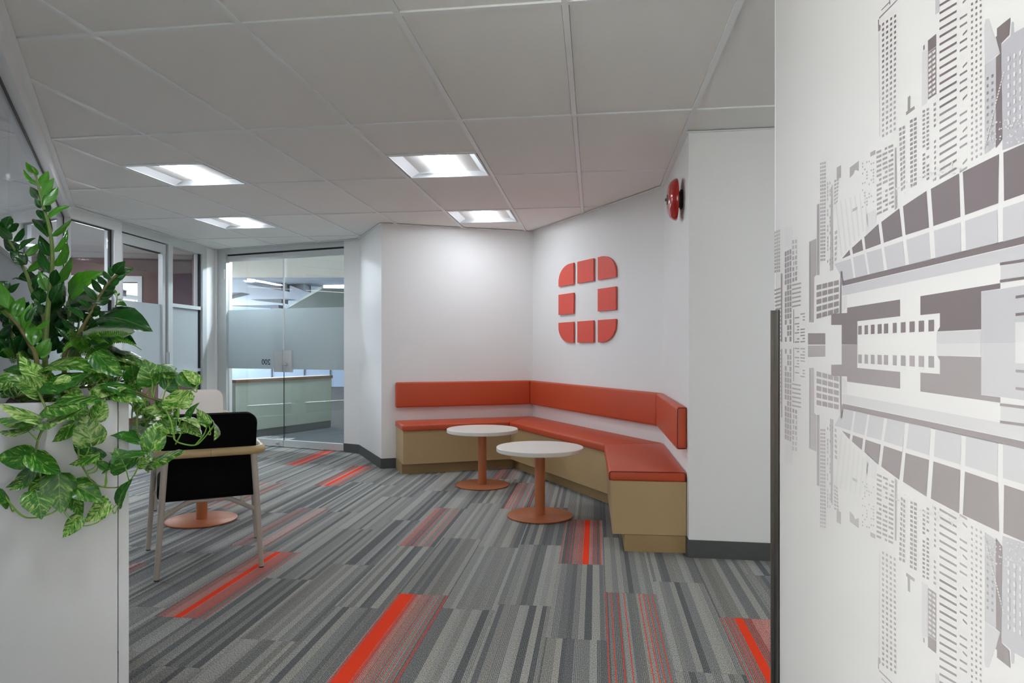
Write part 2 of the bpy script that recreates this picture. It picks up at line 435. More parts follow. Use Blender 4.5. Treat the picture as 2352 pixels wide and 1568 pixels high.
for j in range(-5, 6):
    for i in range(-11, 8):
        q = [G(i, j)-GB*TW+GA*TW, G(i+1, j)-GB*TW-GA*TW, G(i+1, j)+GB*TW-GA*TW, G(i, j)+GB*TW+GA*TW]
        poly = clip(ROOM, q)
        if poly: bm = bmesh.new(); prism(bm, poly, CEIL-.001, CEIL+.02); obj('tee_bar', bm, TEE, ceil)
for (i, j) in FIX:
    for jj in (j, j+.5):
        if abs(jj-round(jj)) > .1:
            q = [G(i, jj)-GB*TW+GA*TW, G(i+1, jj)-GB*TW-GA*TW, G(i+1, jj)+GB*TW-GA*TW, G(i, jj)+GB*TW+GA*TW]
            bm = bmesh.new(); prism(bm, q, CEIL-.001, CEIL+.02); obj('tee_bar', bm, TEE, ceil)
# wall angle along every wall
tp = [N0, K, K2, W1, W2, W3, W4, W5, colend]
for i in range(len(tp)-1):
    bm = bmesh.new(); prism(bm, strip(tp, i, .024 if i else .03, -1), CEIL-.003, CEIL+.001)
    o = obj('trim_%d' % (i+1), bm, TEE); tag(o, 'thin pale wall angle at the ceiling edge', kind='structure')

# ceiling lights
def troffer(i, j, label):
    c = G(i+.5, j+.25); ang = -.125
    t = thing('ceiling_light', (c[0], c[1], CEIL), ang, label, 'ceiling light', 'square recessed ceiling lights')
    a, b = .292, .292
    bm = bmesh.new()
    for x0, x1, y0, y1 in ((-a, a, -b, -b+.012), (-a, a, b-.012, b), (-a, -a+.012, -b+.012, b-.012), (a-.012, a, -b+.012, b-.012)):
        box(bm, x0, x1, y0, y1, -.001, .03)
    obj('frame', bm, PAN, t)
    prof = [(-.28, .002), (-.25, .022), (-.21, .042), (-.17, .055), (-.13, .062), (-.112, .062)]
    for s in (-1, 1):
        bm = bmesh.new(); r0 = [bm.verts.new((s*x, -b+.012, z)) for x, z in prof]; r1 = [bm.verts.new((s*x, b-.012, z)) for x, z in prof]
        for k in range(len(prof)-1): bm.faces.new((r0[k], r0[k+1], r1[k+1], r1[k]))
        obj('reflector', bm, PAN, t, sm=60)
    for y in (-b+.012, b-.012):
        bm = bmesh.new()
        for s in (-1, 1):
            bm.faces.new([bm.verts.new((s*x, y, z)) for x, z in prof]+[bm.verts.new((s*.06, y, .004)), bm.verts.new((s*.27, y, .0))])
        obj('end_plate', bm, PAN, t)
    lp = [(-.112, .06), (-.06, .012), (0, .006), (.06, .012), (.112, .06)]
    bm = bmesh.new(); e = b-.016
    r0 = [bm.verts.new((x, -e, z)) for x, z in lp]; r1 = [bm.verts.new((x, e, z)) for x, z in lp]
    for k in range(4): bm.faces.new((r0[k], r0[k+1], r1[k+1], r1[k]))
    bm.faces.new(r0); bm.faces.new(r1[::-1]); bm.faces.new((r0[0], r1[0], r1[4], r0[4]))
    obj('lens', bm, LENS, t)
LBL = {(-2, 1.5): 'square recessed ceiling light right of centre, nearer of the right-hand pair', (-2, 3.0): 'small-looking square ceiling light just above the bench corner',
       (-5, 1.5): 'square recessed ceiling light at upper left, nearer of the left-hand pair', (-6, 3.0): 'square recessed ceiling light farther back, above the glass partition'}
LBL.update({(-2, -1.5): 'added unseen square recessed ceiling light just in front of the camera, above the upper picture edge', (-5, -1.5): 'added square recessed ceiling light above the area left of the planter, out of view',  # unseen troffers, added to light the near room and side corridor
            (-2, -3.5): 'added unseen square recessed ceiling light behind the camera, nearest the mural wall', (1, -2.0): 'added square recessed ceiling light behind the mural wall, out of view',
            (3, .0): 'added unseen square recessed ceiling light in the side corridor right of the column', (-5, -3.5): 'added unseen square recessed ceiling light behind the camera near the far window corner'})
for (i, j) in sorted(FIX): troffer(i, j, LBL[(i, j)])

# ---------------------------------------------------------------- glass walls
Z1, Z2 = .94, 1.67                   # frosted band
def pane(parent, o, d, n, s0, s1, z0, z1, depth, m=GLASS, name='glass_pane'):
    return wb(name, m, parent, o, d, n, s0, s1, depth, depth+.006, z0, z1)
nl = nrm(K, N0, V2(-.8, 3.5)); dL = (N0-K).normalized(); LL = (N0-K).length
t = thing('window_1', (0, 0, 0), label='long glass wall at the left edge of the picture', kind='structure')
HD = 2.33
wb('header', ALUW, t, K, dL, nl, .0, LL, 0, .1, HD, CEIL+.02)
wb('gasket', GASKET, t, K, dL, nl, .05, LL, .046, .062, HD-.014, HD)
wb('bottom_rail', ALUW, t, K, dL, nl, .05, LL, 0, .1, 0, .1)
ps = [.06, 1.12, 2.2, 3.3, 4.4, LL-.02]
wb('post', ALUW, t, K, dL, nl, -.0, .06, 0, .1, 0, HD)
wb('gasket', GASKET, t, K, dL, nl, .06, .07, .046, .062, .1, HD-.014)
for a, b in zip(ps, ps[1:]):
    pane(t, K, dL, nl, a+.001, b-.001, .1, HD-.014, .05)
wb('mullion', ALUW, t, K, dL, nl, .07, LL, .02, .048, 1.60, 1.64)
wb('gasket', GASKET, t, K, dL, nl, .07, LL, .022, .046, 1.641, 1.648)
wb('frosted_film', FILM, t, K, dL, nl, .07, LL, .047, .0495, Z1, 1.6)
wb('post', ALUW, t, K, dL, nl, LL-.05, LL, 0, .1, .1, HD)

d2 = (K2-K).normalized(); n2 = nrm(K, K2, V2(-.8, 7)); S = lambda px: s_at(px, K, d2)
s150, s262, s280, s283, s377, s388, s397, s465, s475, LK = S(150), S(263), S(280), S(283), S(378), S(388), S(397), S(463), S(475), (K2-K).length
t = thing('window_2', (0, 0, 0), label='interior glass pane in white frame beside the corner post', kind='structure')
wb('header', ALUW, t, K, d2, n2, 0, s280, 0, .1, HD, CEIL+.02)
wb('post', ALUW, t, K, d2, n2, -.03, s150, 0, .1, 0, HD)
wb('gasket', GASKET, t, K, d2, n2, s150, s262, .03, .05, HD-.012, HD)
wb('gasket', GASKET, t, K, d2, n2, s262-.03, s262, .03, .05, .28, HD-.012)
wb('post', ALUW, t, K, d2, n2, s262, s280, 0, .1, 0, HD)
wb('bottom_rail', ALUW, t, K, d2, n2, s150, s262, 0, .1, 0, .28)
wb('mullion', ALUW, t, K, d2, n2, s150, s262-.03, .01, .08, 1.655, 1.69)
pane(t, K, d2, n2, s150, s262-.03, .28, HD-.012, .05)
wb('frosted_film', FILM, t, K, d2, n2, s150, s262-.03, .047, .0495, Z1, 1.655)
t = thing('door_1', (0, 0, 0), label='single framed glass door in the left partition', kind='structure')
wb('frame_head', ALU, t, K, d2, n2, s280, s388, 0, .1, HD+.01, CEIL+.02)
wb('gasket', GASKET, t, K, d2, n2, s283, s388-.03, .03, .06, HD-.0, HD+.01)
wb('door_top_rail', ALU, t, K, d2, n2, s283, s388-.03, .02, .07, HD-.1, HD)
wb('gasket', GASKET, t, K, d2, n2, s283+.02, s388-.12, .03, .06, HD-.112, HD-.1)
wb('door_bottom_rail', ALU, t, K, d2, n2, s283, s388-.03, .02, .07, .005, .28)
wb('door_stile', ALU, t, K, d2, n2, s283, s283+.03, .02, .07, .28, HD-.1)
wb('door_stile', ALU, t, K, d2, n2, s377, s388-.035, .02, .07, .28, HD-.1)
wb('gasket', GASKET, t, K, d2, n2, s388-.032, s388-.01, .04, .07, 0, HD)
wb('jamb', ALU, t, K, d2, n2, s388-.01, s397, 0, .1, 0, CEIL+.02)
pane(t, K, d2, n2, s283+.03, s377, .28, HD-.1, .045)
wb('frosted_film', FILM, t, K, d2, n2, s283+.03, s377, .04, .0445, Z1, Z2)
wb('door_handle', CHROME, t, K, d2, n2, s377+.03, s377+.05, -.03, .0, .85, 1.15)
t = thing('window_3', (0, 0, 0), label='tall glass pane with two cross bars right of the single glass door', kind='structure')
wb('header', ALU, t, K, d2, n2, s397, s475, 0, .1, HD, CEIL+.02)
wb('gasket', GASKET, t, K, d2, n2, s465-.0, s465+.03, .03, .05, .1, HD)
wb('post', ALU, t, K, d2, n2, s465+.03, s475, 0, .1, 0, HD)
wb('bottom_rail', ALU, t, K, d2, n2, s397, s465, 0, .1, 0, .28)
wb('mullion', ALU, t, K, d2, n2, s397, s465, .01, .08, Z2-.015, Z2+.025)
wb('mullion', ALU, t, K, d2, n2, s397, s465, .01, .08, Z1-.025, Z1+.01)
pane(t, K, d2, n2, s397, s465, .28, HD, .05)
wb('frosted_film', FILM, t, K, d2, n2, s397, s465, .044, .0495, Z1+.01, Z2-.015)
# drywall return between the partition and the double door
bm = bmesh.new(); wbox(bm, K, d2, n2, s475, LK+.12, 0, .16, 0, CEIL+.03); struct('wall_partition_end', bm, WHITE, 'white wall end between glass partition and double door')
bm = bmesh.new(); wbox(bm, K, d2, n2, S(493), LK, -.03, -.0005, 0, CEIL-.004); struct('trim_20', bm, WHITE, 'raised white corner pilaster left of the double door')
# double door
dd = (W0-K2).normalized(); ndd = nrm(K2, W0, V2(-.8, 6)); SD = lambda px: s_at(px, K2, dd)
a0, a1, am, ab = SD(515), SD(523), SD(648), (W0-K2).length
t = thing('door_2', (0, 0, 0), label='frameless glass double door with aluminium rails and lock plates', kind='structure')
wb('frame_head', ALU, t, K2, dd, ndd, 0, ab, 0, .1, 2.365, CEIL+.02)
wb('gasket', GASKET, t, K2, dd, ndd, a0, ab, .03, .06, 2.345, 2.365)
wb('jamb', ALU, t, K2, dd, ndd, .03, a0+.03, 0, .1, 0, 2.365)
for l, (q0, q1) in enumerate(((a0+.03, am-.004), (am+.004, ab-.006))):
    wb('top_rail', ALU, t, K2, dd, ndd, q0, q1, .02, .07, 2.275, 2.345)
    wb('bottom_rail', ALU, t, K2, dd, ndd, q0, q1, .02, .07, .012, .085)
    wb('door_leaf', GLASSD, t, K2, dd, ndd, q0, q1, .04, .052, .085, 2.275)
    wb('frosted_film', FILM, t, K2, dd, ndd, q0+.002, q1-.002, .036, .0395, Z1, Z2)
wb('meeting_strip', ALUW, t, K2, dd, ndd, am-.009, am+.009, .025, .035, 1.17, 2.275)
wb('meeting_strip', GASKET, t, K2, dd, ndd, am-.004, am+.004, .03, .036, .085, .905)
wb('lock_plate', ALU, t, K2, dd, ndd, am-.135, am-.004, .005, .035, .905, 1.165, bev=.002)
lp = wb('lock_plate', ALU, t, K2, dd, ndd, am+.004, am+.135, .005, .035, .905, 1.165, bev=.002)
bm = bmesh.new(); c = K2+dd*(am+.062)-ndd*.03; tube(bm, [Vector((*(c+ndd*.034), 1.0)), Vector((*c, 1.0))], .022, 16); tube(bm, [Vector((*(c-dd*.03), 1.0)), Vector((*(c+dd*.035), .995))], .012, 10)
obj('thumb_turn', bm, CHROME, lp, sm=True)
wb('floor_bolt', CHROME, t, K2, dd, ndd, am-.1, am-.06, .0, .02, .03, .06, bev=.004)
wb('hinge_pin', ALUW, t, K2, dd, ndd, a0+.0, a0+.02, -.012, -.001, 2.06, 2.18)
cu = bpy.data.curves.new('number', 'FONT'); cu.body = '200'; cu.size = .094; cu.extrude = .0006; cu.align_x = 'CENTER'
to = bpy.data.objects.new('number_tmp', cu); COL.objects.link(to); bpy.context.view_layer.update()
me = bpy.data.meshes.new_from_object(to.evaluated_get(bpy.context.evaluated_depsgraph_get())); bpy.data.objects.remove(to)
me.materials.append(INK) if not me.materials else None; me.materials[0] = INK
no = bpy.data.objects.new('number_sign', me); COL.objects.link(no)
c = K2+dd*SD(607)+ndd*.03
no.matrix_world = Matrix.Translation((c[0], c[1], EYE+(HOR-837)/FPX*c[1]))@Matrix(((-dd[0], 0, ndd[0], 0), (-dd[1], 0, ndd[1], 0), (0, 1, 0, 0), (0, 0, 0, 1)))
no.parent = t; no['label'] = 'black number 200 seen reversed through the glass'

# ---------------------------------------------------------------- rooms beyond the glass
def sb(name, m, x0, x1, y0, y1, z0, z1, lab=None):
    bm = bmesh.new(); box(bm, x0, x1, y0, y1, z0, z1); return struct(name, bm, m, lab)
o0 = V2(-9, 9.35); o1 = C(378, 599.5); o1 = V2(-5.0, 9.93); dr = (o1-o0).normalized(); nr = V2(-dr[1], dr[0]); SR = lambda px: s_at(px, o0, dr)
LR = (V2(o0[0]+dr[0]*SR(440), o0[1]+dr[1]*SR(440))-o0).length
wa, wb_ = SR(150), SR(327)
bm = bmesh.new()
wbox(bm, o0, dr, nr, 0, wa, 0, .12, 0, CEIL+.03); wbox(bm, o0, dr, nr, wb_, LR, 0, .12, 0, CEIL+.03)
yz = lambda py: EYE+(HOR-py)/FPX*9.75
wbox(bm, o0, dr, nr, wa, wb_, 0, .12, yz(632), CEIL+.03); wbox(bm, o0, dr, nr, wa, wb_, 0, .12, 0, .2)
struct('wall_maroon', bm, MAROON, 'dark maroon wall of the office behind the partition')
t = thing('window_4', (0, 0, 0), label='white-framed window in the maroon office wall', kind='structure')
wb('frame_head', ALUW, t, o0, dr, nr, wa, wb_, -.02, .1, yz(646), yz(632))
wb('jamb', ALUW, t, o0, dr, nr, SR(317), wb_, -.02, .1, .2, yz(646))
wb('jamb', ALUW, t, o0, dr, nr, wa, wa+.08, -.02, .1, .2, yz(646))
wb('gasket', GASKET, t, o0, dr, nr, wa+.08, SR(317), .0, .02, yz(648), yz(646))
pane(t, o0, dr, nr, wa+.08, SR(317), .2, yz(648), .04)
bm = bmesh.new(); wbox(bm, o0, dr, nr, 0, LR, -.01, -.001, 0, .1); struct('baseboard_maroon', bm, DARKBASE)
rc = o0+dr*LR
bm = bmesh.new(); prism(bm, [rc, rc+V2(.1, .02), V2(-3.95, 8.95), V2(-4.06, 8.9)], 0, CEIL+.03); struct('wall_maroon_side', bm, MAROON, 'maroon side wall seen past the partition end')
sb('wall_office_left', WHITE, -9.1, -9, 1.3, 9.6, 0, 2.46)
window_wall('added_window_lobby', V2(-9, 21.4), V2(-9, 9.6), V2(-1, 0), 'added unseen lobby window wall behind the maroon wall')  # added out of sight to let daylight into the lobby
sb('wall_office_near', WHITE, -9, -3.4, 1.3, 1.4, 0, 2.46)
# lamp strips; the long ones are added to brighten office and lobby
def strip_lamp(name, x, y, L, ang, m, lab, z=CEIL, grp=None):
    t = thing(name, (x, y, z), ang, lab, 'ceiling light', grp)
    obj('housing', rbox(-L/2, L/2, -.06, .06, .0, .03, .004, 1), PAN, t); bm = bmesh.new(); box(bm, -L/2+.01, L/2-.01, -.05, .05, -.012, -.0005); obj('diffuser', bm, m, t)
    return t
strip_lamp('linear_ceiling_light', -6.1, 7.9, 1.3, .9, LLENS, 'added linear fill lamp on the office ceiling behind the left glass wall, farther one')
strip_lamp('linear_ceiling_light', -4.9, 5.2, 1.3, 1.1, LLENS, 'added linear fill lamp on the office ceiling near the left glass wall, nearer one')
strip_lamp('linear_ceiling_light', -3.0, 9.0, 1.3, -.4, LLENS, 'added unseen linear fill lamp on the lobby ceiling directly behind the double door head')
strip_lamp('linear_ceiling_light', *C(573, 645), .16, .1, LLENS, 'small bright lamp far off on the lobby ceiling, seen through the left door leaf')
strip_lamp('linear_ceiling_light', *C(768, 655), .42, -.15, LLENS, 'thin bright lamp on the lobby ceiling, seen through the right door leaf')
strip_lamp('linear_ceiling_light', -7.4, 6.6, 1.3, .9, LLENS, 'added linear fill lamp on the office ceiling, farthest left')
strip_lamp('linear_ceiling_light', -7.2, 11.5, 2.0, 0, LLENS, 'added unseen linear fill lamp behind the maroon office wall')
# lobby
sb('wall_lobby_far', BLUEW, -9, -1.2, 21.4, 21.5, 0, 2.46, 'pale blue panelled wall at the far end of the lobby')
for i, x in enumerate((-7.4, -6.4, -5.6, -4.7)):
    sb('trim_%d' % (30+i), BAFF, x, x+.03, 21.37, 21.399, 0, 2.43)
sb('wall_lobby_right', SAGE, -1.3, -1.2, 8.3, 21.4, 0, 2.46, 'grey-green wall of the lobby corridor')
sb('baseboard_lobby', DARKBASE, -1.32, -1.301, 8.3, 21.36, 0, .1)
bm = bmesh.new(); box(bm, -8.9, -1.3, 12.6, 21.4, CEIL-.004, CEIL+.034); struct('ceiling', bm, mat('pale_blue_ceiling', (176, 188, 210), .7, vary=.01), 'pale bluish lobby ceiling far beyond the doors')
def wedge(pa, pb_, pyt, h, depth, lab, flip=False):
    a, b = C(pa, pyt), C(pb_, pyt-1); bm = bmesh.new(); z = CEIL-.006
    if flip: a, b = b, a
    v = [bm.verts.new((p[0], p[1]+o, zz_)) for o in (0, depth) for p, zz_ in ((a, z), (b, z), (b, z-h))]
    for f in ((0, 1, 2), (5, 4, 3), (0, 3, 4, 1), (1, 4, 5, 2), (2, 5, 3, 0)): bm.faces.new([v[i] for i in f])
    tag(obj('ceiling_baffle', bm, BAFF), lab, 'ceiling baffle', 'lobby ceiling baffles')
wedge(564, 646, 650, .13, .5, 'grey wedge on the lobby ceiling, nearest and darkest in the left door leaf')
wedge(660, 697, 652, .13, .5, 'grey wedge on the lobby ceiling, seen through the right door leaf')
wedge(500, 556, 672, .13, .5, 'grey wedge on the lobby ceiling at the left edge of the left door leaf', True)
wedge(575, 647, 687, .10, .5, 'grey wedge on the lobby ceiling, second from the bottom in the left door leaf')
wedge(510, 640, 701, .08, .4, 'lowest and farthest grey wedge on the lobby ceiling in the left door leaf')
wedge(150, 260, 664, .12, .5, 'grey wedge seen through the maroon wall window, upper one')
wedge(200, 320, 684, .10, .5, 'grey wedge seen through the maroon wall window, lower one')
bm = bmesh.new(); prism(bm, [C(655, 706), C(800, 705), C(800, 655), C(742, 655)], CEIL-.06, CEIL-.005); struct('trim_40', bm, mat('green_grey_soffit', (112, 122, 122), .8, vary=.02), 'dark green-grey lowered soffit in the lobby')
# reception half wall
ra = F(522, 1013); rb = F(760, 980); drc = (rb-ra).normalized(); nrc = V2(-drc[1], drc[0]); LRc = (rb-ra).length
t = thing('reception_counter', (ra[0], ra[1], 0), 0, 'low sage reception half wall with brown cap behind the glass doors', 'counter')
for nm, m, a in (('toe_base', DARKBASE, (.12, LRc, .0, .18, 0, .1)), ('front_panel', SAGE, (.12, LRc, -.01, .19, .1, .74)), ('cap', CAPW, (.12, LRc+.01, -.03, .21, .74, .78)), ('cap_inlay', ALUW, (.12, LRc-.02, .0, .18, .78, .783))):
    bm = bmesh.new(); wbox(bm, V2(0, 0), drc, nrc, *a); obj(nm, bm, m, t)
bm = bmesh.new(); prism(bm, [(-1.3, 11.8), (-2.2, 11.8), (-2.2, 11.9), (-1.3, 11.9)], 0, 2.46); struct('wall_lobby_screen', bm, BLUEW)

# ---------------------------------------------------------------- bench
def offc(pts, i, th):
    return strip(pts, i, th, -1)
LN = [W2+d23*sB, W3, W4, W5-s45*.075]
def runs(ins, outs=.0):
    """three mitred plan outlines between depth outs and ins from the walls"""
    res = []
    for i in range(3):
        q = strip(LN, i, ins, -1); r_ = strip(LN, i, outs, -1) if outs else q
        res.append([r_[3] if outs else q[0], r_[2] if outs else q[1], q[2], q[3]])
    return res
bench = thing('banquette_bench', (0.2, 6.2, 0), 0, 'long angled corner bench with rust leather seat on tan panelled base', 'bench')
BO = Vector((.2, 6.2))
def loc(q): return [p-BO for p in q]
DP, DT, DS = .43, .36, .455
for i in range(3):
    bm = bmesh.new(); prism(bm, loc(runs(DP, .003)[i]), .1, .415); bmesh.ops.bevel(bm, geom=[e for e in bm.edges], offset=.0015, segments=1, affect='EDGES'); obj('base_panel', bm, TAN, bench)
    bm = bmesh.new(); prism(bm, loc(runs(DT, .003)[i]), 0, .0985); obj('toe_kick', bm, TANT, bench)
ext = [LN[0]-d23*.012, W3, W4, LN[3]+s45*.012]
def soft(q, z0, z1, r):
    bm = bmesh.new(); prism(bm, q, z0, z1)
    bmesh.ops.bevel(bm, geom=bm.edges[:], offset=r, segments=4, affect='EDGES', profile=.5)
    return bm
for i in range(3):
    q = strip(ext, i, DS, -1); r_ = strip(ext, i, .004, -1)
    cs = obj('seat_cushion', soft(loc([r_[3], r_[2], q[2], q[3]]), .415, .475, .016), LEATH, bench, sm=60)
    if i == 2:
        bm = bmesh.new(); e = ext[3]-BO; n_ = V2(-s45[1], s45[0])*-1; f = lambda dd_, z: Vector((*(e+n_*dd_+s45*.0006-s45*.0), z))
        tube(bm, fillet([f(.01, .422), f(.01, .471), f(DS-.006, .471), f(DS-.006, .42)], .015), .0022, 6); obj('piping', bm, PIPE, cs, sm=True)
        bm = bmesh.new()
# wall cushions
bl = ['left rust leather back cushion on the wall, running from the bench end to the corner', 'middle rust leather back cushion, the longest, under the red emblem', 'short right rust leather back cushion beside the shaded column']
ext2 = [LN[0]-d23*.012, W3, W4, LN[3]+s45*.012]
for i in range(3):
    q = strip(ext2, i, .062, -1); r_ = strip(ext2, i, .002, -1); c = (ext2[i]+ext2[i+1])/2
    t = thing('back_cushion', (c[0], c[1], .605), 0, bl[i], 'cushion', 'wall-mounted back cushions')
    pc = obj('leather_pad', soft([p-c for p in (r_[3], r_[2], q[2], q[3])], 0, .25, .016), LEATH, t, sm=60)
    if i == 2:
        bm = bmesh.new(); e = ext2[3]-c; n_ = V2(-s45[1], s45[0])*-1; f = lambda dd_, z: Vector((*(e+n_*dd_+s45*.0006), z))
        tube(bm, fillet([f(.004, .244), f(.056, .244), f(.056, .006), f(.004, .006)], .018), .0022, 6); obj('piping', bm, PIPE, t, sm=True)

# ---------------------------------------------------------------- emblem of eight red tiles
d34 = (W4-W3).normalized(); n34 = -nrm(W3, W4, MID); SE = lambda px: s_at(px, W3, d34)
cols = [(SE(1286.5), SE(1321)), (SE(1330), SE(1367)), (SE(1377), SE(1418.5))]
rows = [(1.247, 1.443), (1.52, 1.717), (1.797, 1.998)]
em = thing('wall_emblem', (*(W3+d34*cols[1][0]), 1.24), 0, 'red emblem of eight rounded tiles in a square ring on the white wall', 'wall emblem')
eo = W3+d34*cols[1][0]
for ci in range(3):
    for ri in range(3):
        if ci == 1 and ri == 1: continue
        s0, s1 = cols[ci]; z0, z1 = rows[ri]; wd, ht = s1-s0, z1-z0
        out = []
        for cx_, cz_ in ((0, 0), (1, 0), (1, 1), (0, 1)):
            if ci == cx_*2 and ri == cz_*2:
                rx, rz = wd*.78, ht*.78
                ox, oz = (s0+rx if cx_ == 0 else s1-rx), (z0+rz if cz_ == 0 else z1-rz)
                st = {(0, 0): PI, (1, 0): 1.5*PI, (1, 1): 0, (0, 1): .5*PI}[(cx_, cz_)]
                out += [(ox+rx*math.cos(st+k/10*PI/2), oz+rz*math.sin(st+k/10*PI/2)) for k in range(11)]
            else: out.append((s1 if cx_ else s0, z1 if cz_ else z0))
        bm = bmesh.new()
        def ev(s, z, dep): p = W3+d34*s+n34*dep-eo; return bm.verts.new((p[0], p[1], z-1.24))
        f0 = [ev(s, z, .006) for s, z in out]; f1 = [ev(s, z, .019) for s, z in out]
        bm.faces.new(f0); bm.faces.new(f1)
        for k in range(len(out)): bm.faces.new((f0[k], f0[(k+1) % len(out)], f1[(k+1) % len(out)], f1[k]))
        tl = obj('emblem_tile', bm, EMB, em)
        bm = bmesh.new(); cs_, cz2 = (s0+s1)/2, (z0+z1)/2
        wbox(bm, W3-eo, d34, n34, cs_-.02, cs_+.02, .0005, .006, cz2-.02-1.24, cz2+.02-1.24); obj('standoff', bm, EMB, tl)

# ---------------------------------------------------------------- fire bell
n45 = -nrm(W4, W5, MID); sb_ = s_at(1567, W4, s45); bp_ = W4+s45*sb_
bz = EYE+(HOR-458)/FPX*bp_[1]
bell = thing('fire_bell', (bp_[0], bp_[1], bz), 0, 'round glossy red fire bell high on the narrow wall', 'bell')
M = Matrix.Translation((0, 0, 0))@Vector((0, 0, 1)).rotation_difference(Vector((n45[0], n45[1], 0))).to_matrix().to_4x4()
def bpart(name, prof, m, par=bell):
    bm = bmesh.new(); lathe(bm, prof, 40); bmesh.ops.transform(bm, matrix=M, verts=bm.verts); return obj(name, bm, m, par, sm=50)
gong = bpart('gong', [(.120, .038), (.128, .034), (.128, .042), (.122, .055), (.108, .072), (.085, .084), (.05, .090), (0, .091)], REDB)
bpart('back_plate', [(0, .001), (.06, .001), (.06, .012), (0, .012)], BLK)
bpart('mechanism', [(0, .012), (.05, .012), (.05, .05), (0, .05)], BLK)
bpart('centre_washer', [(0, .090), (.03, .0905), (.03, .0935), (0, .0935)], STEEL)
bpart('centre_nut', [(0, .0935), (.009, .0935), (.009, .103), (0, .104)], STEEL)

# ---------------------------------------------------------------- round tables
def table(c, label, z=.495, r=.31, rb=.233):
    t = thing('round_side_table', (c[0], c[1], 0), 0, label, 'table', 'low round side tables')
    bm = bmesh.new(); lathe(bm, [(0, z-.032), (r-.004, z-.032), (r, z-.028), (r, z-.003), (r-.003, z), (0, z)], 72); obj('table_top', bm, TOPW, t, sm=40)
    bm = bmesh.new(); lathe(bm, [(0, .013), (.0365, .013), (.0365, z-.033), (0, z-.033)], 32); obj('column', bm, COPPER, t, sm=40)
    bm = bmesh.new(); lathe(bm, [(0, .003), (rb-.002, .003), (rb, .005), (rb, .011), (rb-.004, .0135), (0, .0135)], 72); obj('foot_plate', bm, COPPER, t, sm=40)
    bm = bmesh.new(); lathe(bm, [(0, 0), (rb-.014, 0), (rb-.014, .003), (0, .003)], 48); obj('glide_ring', bm, RUBBER, t)
    return t
table(V2(-.2584, 6.07), 'low round white-topped table in front of the bench, the farther and smaller-looking one')
table(V2(.1985, 4.963), 'low round white-topped table on a copper column, nearest to the bench end')
table(V2(-2.154, 4.837), 'low round table behind the black chair, only its copper column and foot plate showing')

# ---------------------------------------------------------------- armchairs
def chair(name, c, rz, fab, welt, label):
    t = thing(name, (c[0], c[1], 0), rz, label, 'armchair')
    RZ = .645
    for sx_ in (-1, 1):
        for (bx, by, tx, ty) in ((.256*sx_, -.30, .216*sx_, -.30), (.303*sx_, .335, .262*sx_, .30)):
            bm = bmesh.new(); b0 = Vector((bx, by, .006)); t0 = Vector((tx, ty, RZ-.018))
            tube(bm, [b0, b0.lerp(t0, .5), t0], [.0135, .0155, .0168], 16)
            lg = obj('leg', bm, LEGM, t, sm=50)
            bm = bmesh.new(); tube(bm, [Vector((bx, by, 0)), b0], .0125, 14); obj('leg_glide', bm, RUBBER, lg)
    rail = [(-.262, .34, RZ), (-.262, -.315, RZ), (.262, -.315, RZ), (.262, .34, RZ)]
    for half in (0, 1):
        pts = fillet(rail, .085, 10)
        h = len(pts)//2
        mid = Vector((0, -.315, RZ))
        seg = [p for p in pts if (p.x < 0)] + [mid-Vector((.0006, 0, 0))] if half == 0 else [mid+Vector((.0006, 0, 0))]+[p for p in pts if p.x > 0]
        bm = bmesh.new(); tube(bm, seg, .0235, 20); bmesh.ops.scale(bm, vec=(1, 1, .95), verts=bm.verts, space=Matrix.Translation((0, 0, -RZ)))
        obj('arm_rail', bm, WOOD, t, sm=50)
    # back upholstery: tall slab leaning back inside the rail
    bm = bmesh.new(); hw0, hw1, r = .230, .234, .055
    out = [(-hw0, 0), (hw0, 0), (hw1-.002, .28), (hw1, .472-r)]
    out += [(hw1-r+r*math.cos(k/6*PI/2), .472-r+r*math.sin(k/6*PI/2)) for k in range(1, 7)]
    out += [(-hw1+r-r*math.sin(k/6*PI/2), .472-r+r*math.cos(k/6*PI/2)) for k in range(0, 7)]
    out += [(-hw1+.002, .28)]
    def bk(x, z, dep):
        lean = -.15*(z/.472)
        return (x, -.155+lean+dep-.035*(1-(x/.26)**2)*0, .372+z)
    a = [bm.verts.new(bk(x, z, 0)) for x, z in out]; b = [bm.verts.new(bk(x, z, .075)) for x, z in out]
    fa = bm.faces.new(a); fb = bm.faces.new(b[::-1]); n = len(out)
    for k in range(n): bm.faces.new((a[k], b[k], b[(k+1) % n], a[(k+1) % n]))
    bmesh.ops.bevel(bm, geom=list(fa.edges)+list(fb.edges), offset=.012, segments=3, affect='EDGES', profile=.5)
    bo = obj('backrest', bm, fab, t, sm=50)
    for dep in (.008, .067):
        bm = bmesh.new(); o_ = [Vector(bk(x*1.002, z*1.002, dep)) for x, z in out]; tube(bm, o_+[o_[0]], .0028, 6, cap=False); obj('piping', bm, welt, bo, sm=True)
    bm = rbox(-.255, .255, -.17, .33, .375, .47, .03, 4); so = obj('seat', bm, fab, t, sm=60)
    for s in (-1, 1):
        y0 = -.30 if s < 0 else .318
        bx, bt = (.243, .31) if s < 0 else (.285, .34)
        bm = bmesh.new(); yy = -.13 if s < 0 else .2
        tube(bm, fillet([(-bx, y0, bt), (-.10, yy, .362), (.10, yy, .362), (bx, y0, bt)], .03), .0125, 12); obj('seat_support', bm, LEGM, t, sm=50)
    return t
th = math.atan2(.45, .893)
chair('armchair', V2(-1.735, 3.965), th, BLACKF, BLACKP, 'black upholstered armchair seen from behind, with pale wooden arm rail')
chair('armchair', V2(-2.53, 5.56), th+.06+PI, CREAM, CREAMP, 'cream upholstered armchair facing the camera, mostly hidden behind the black chair')

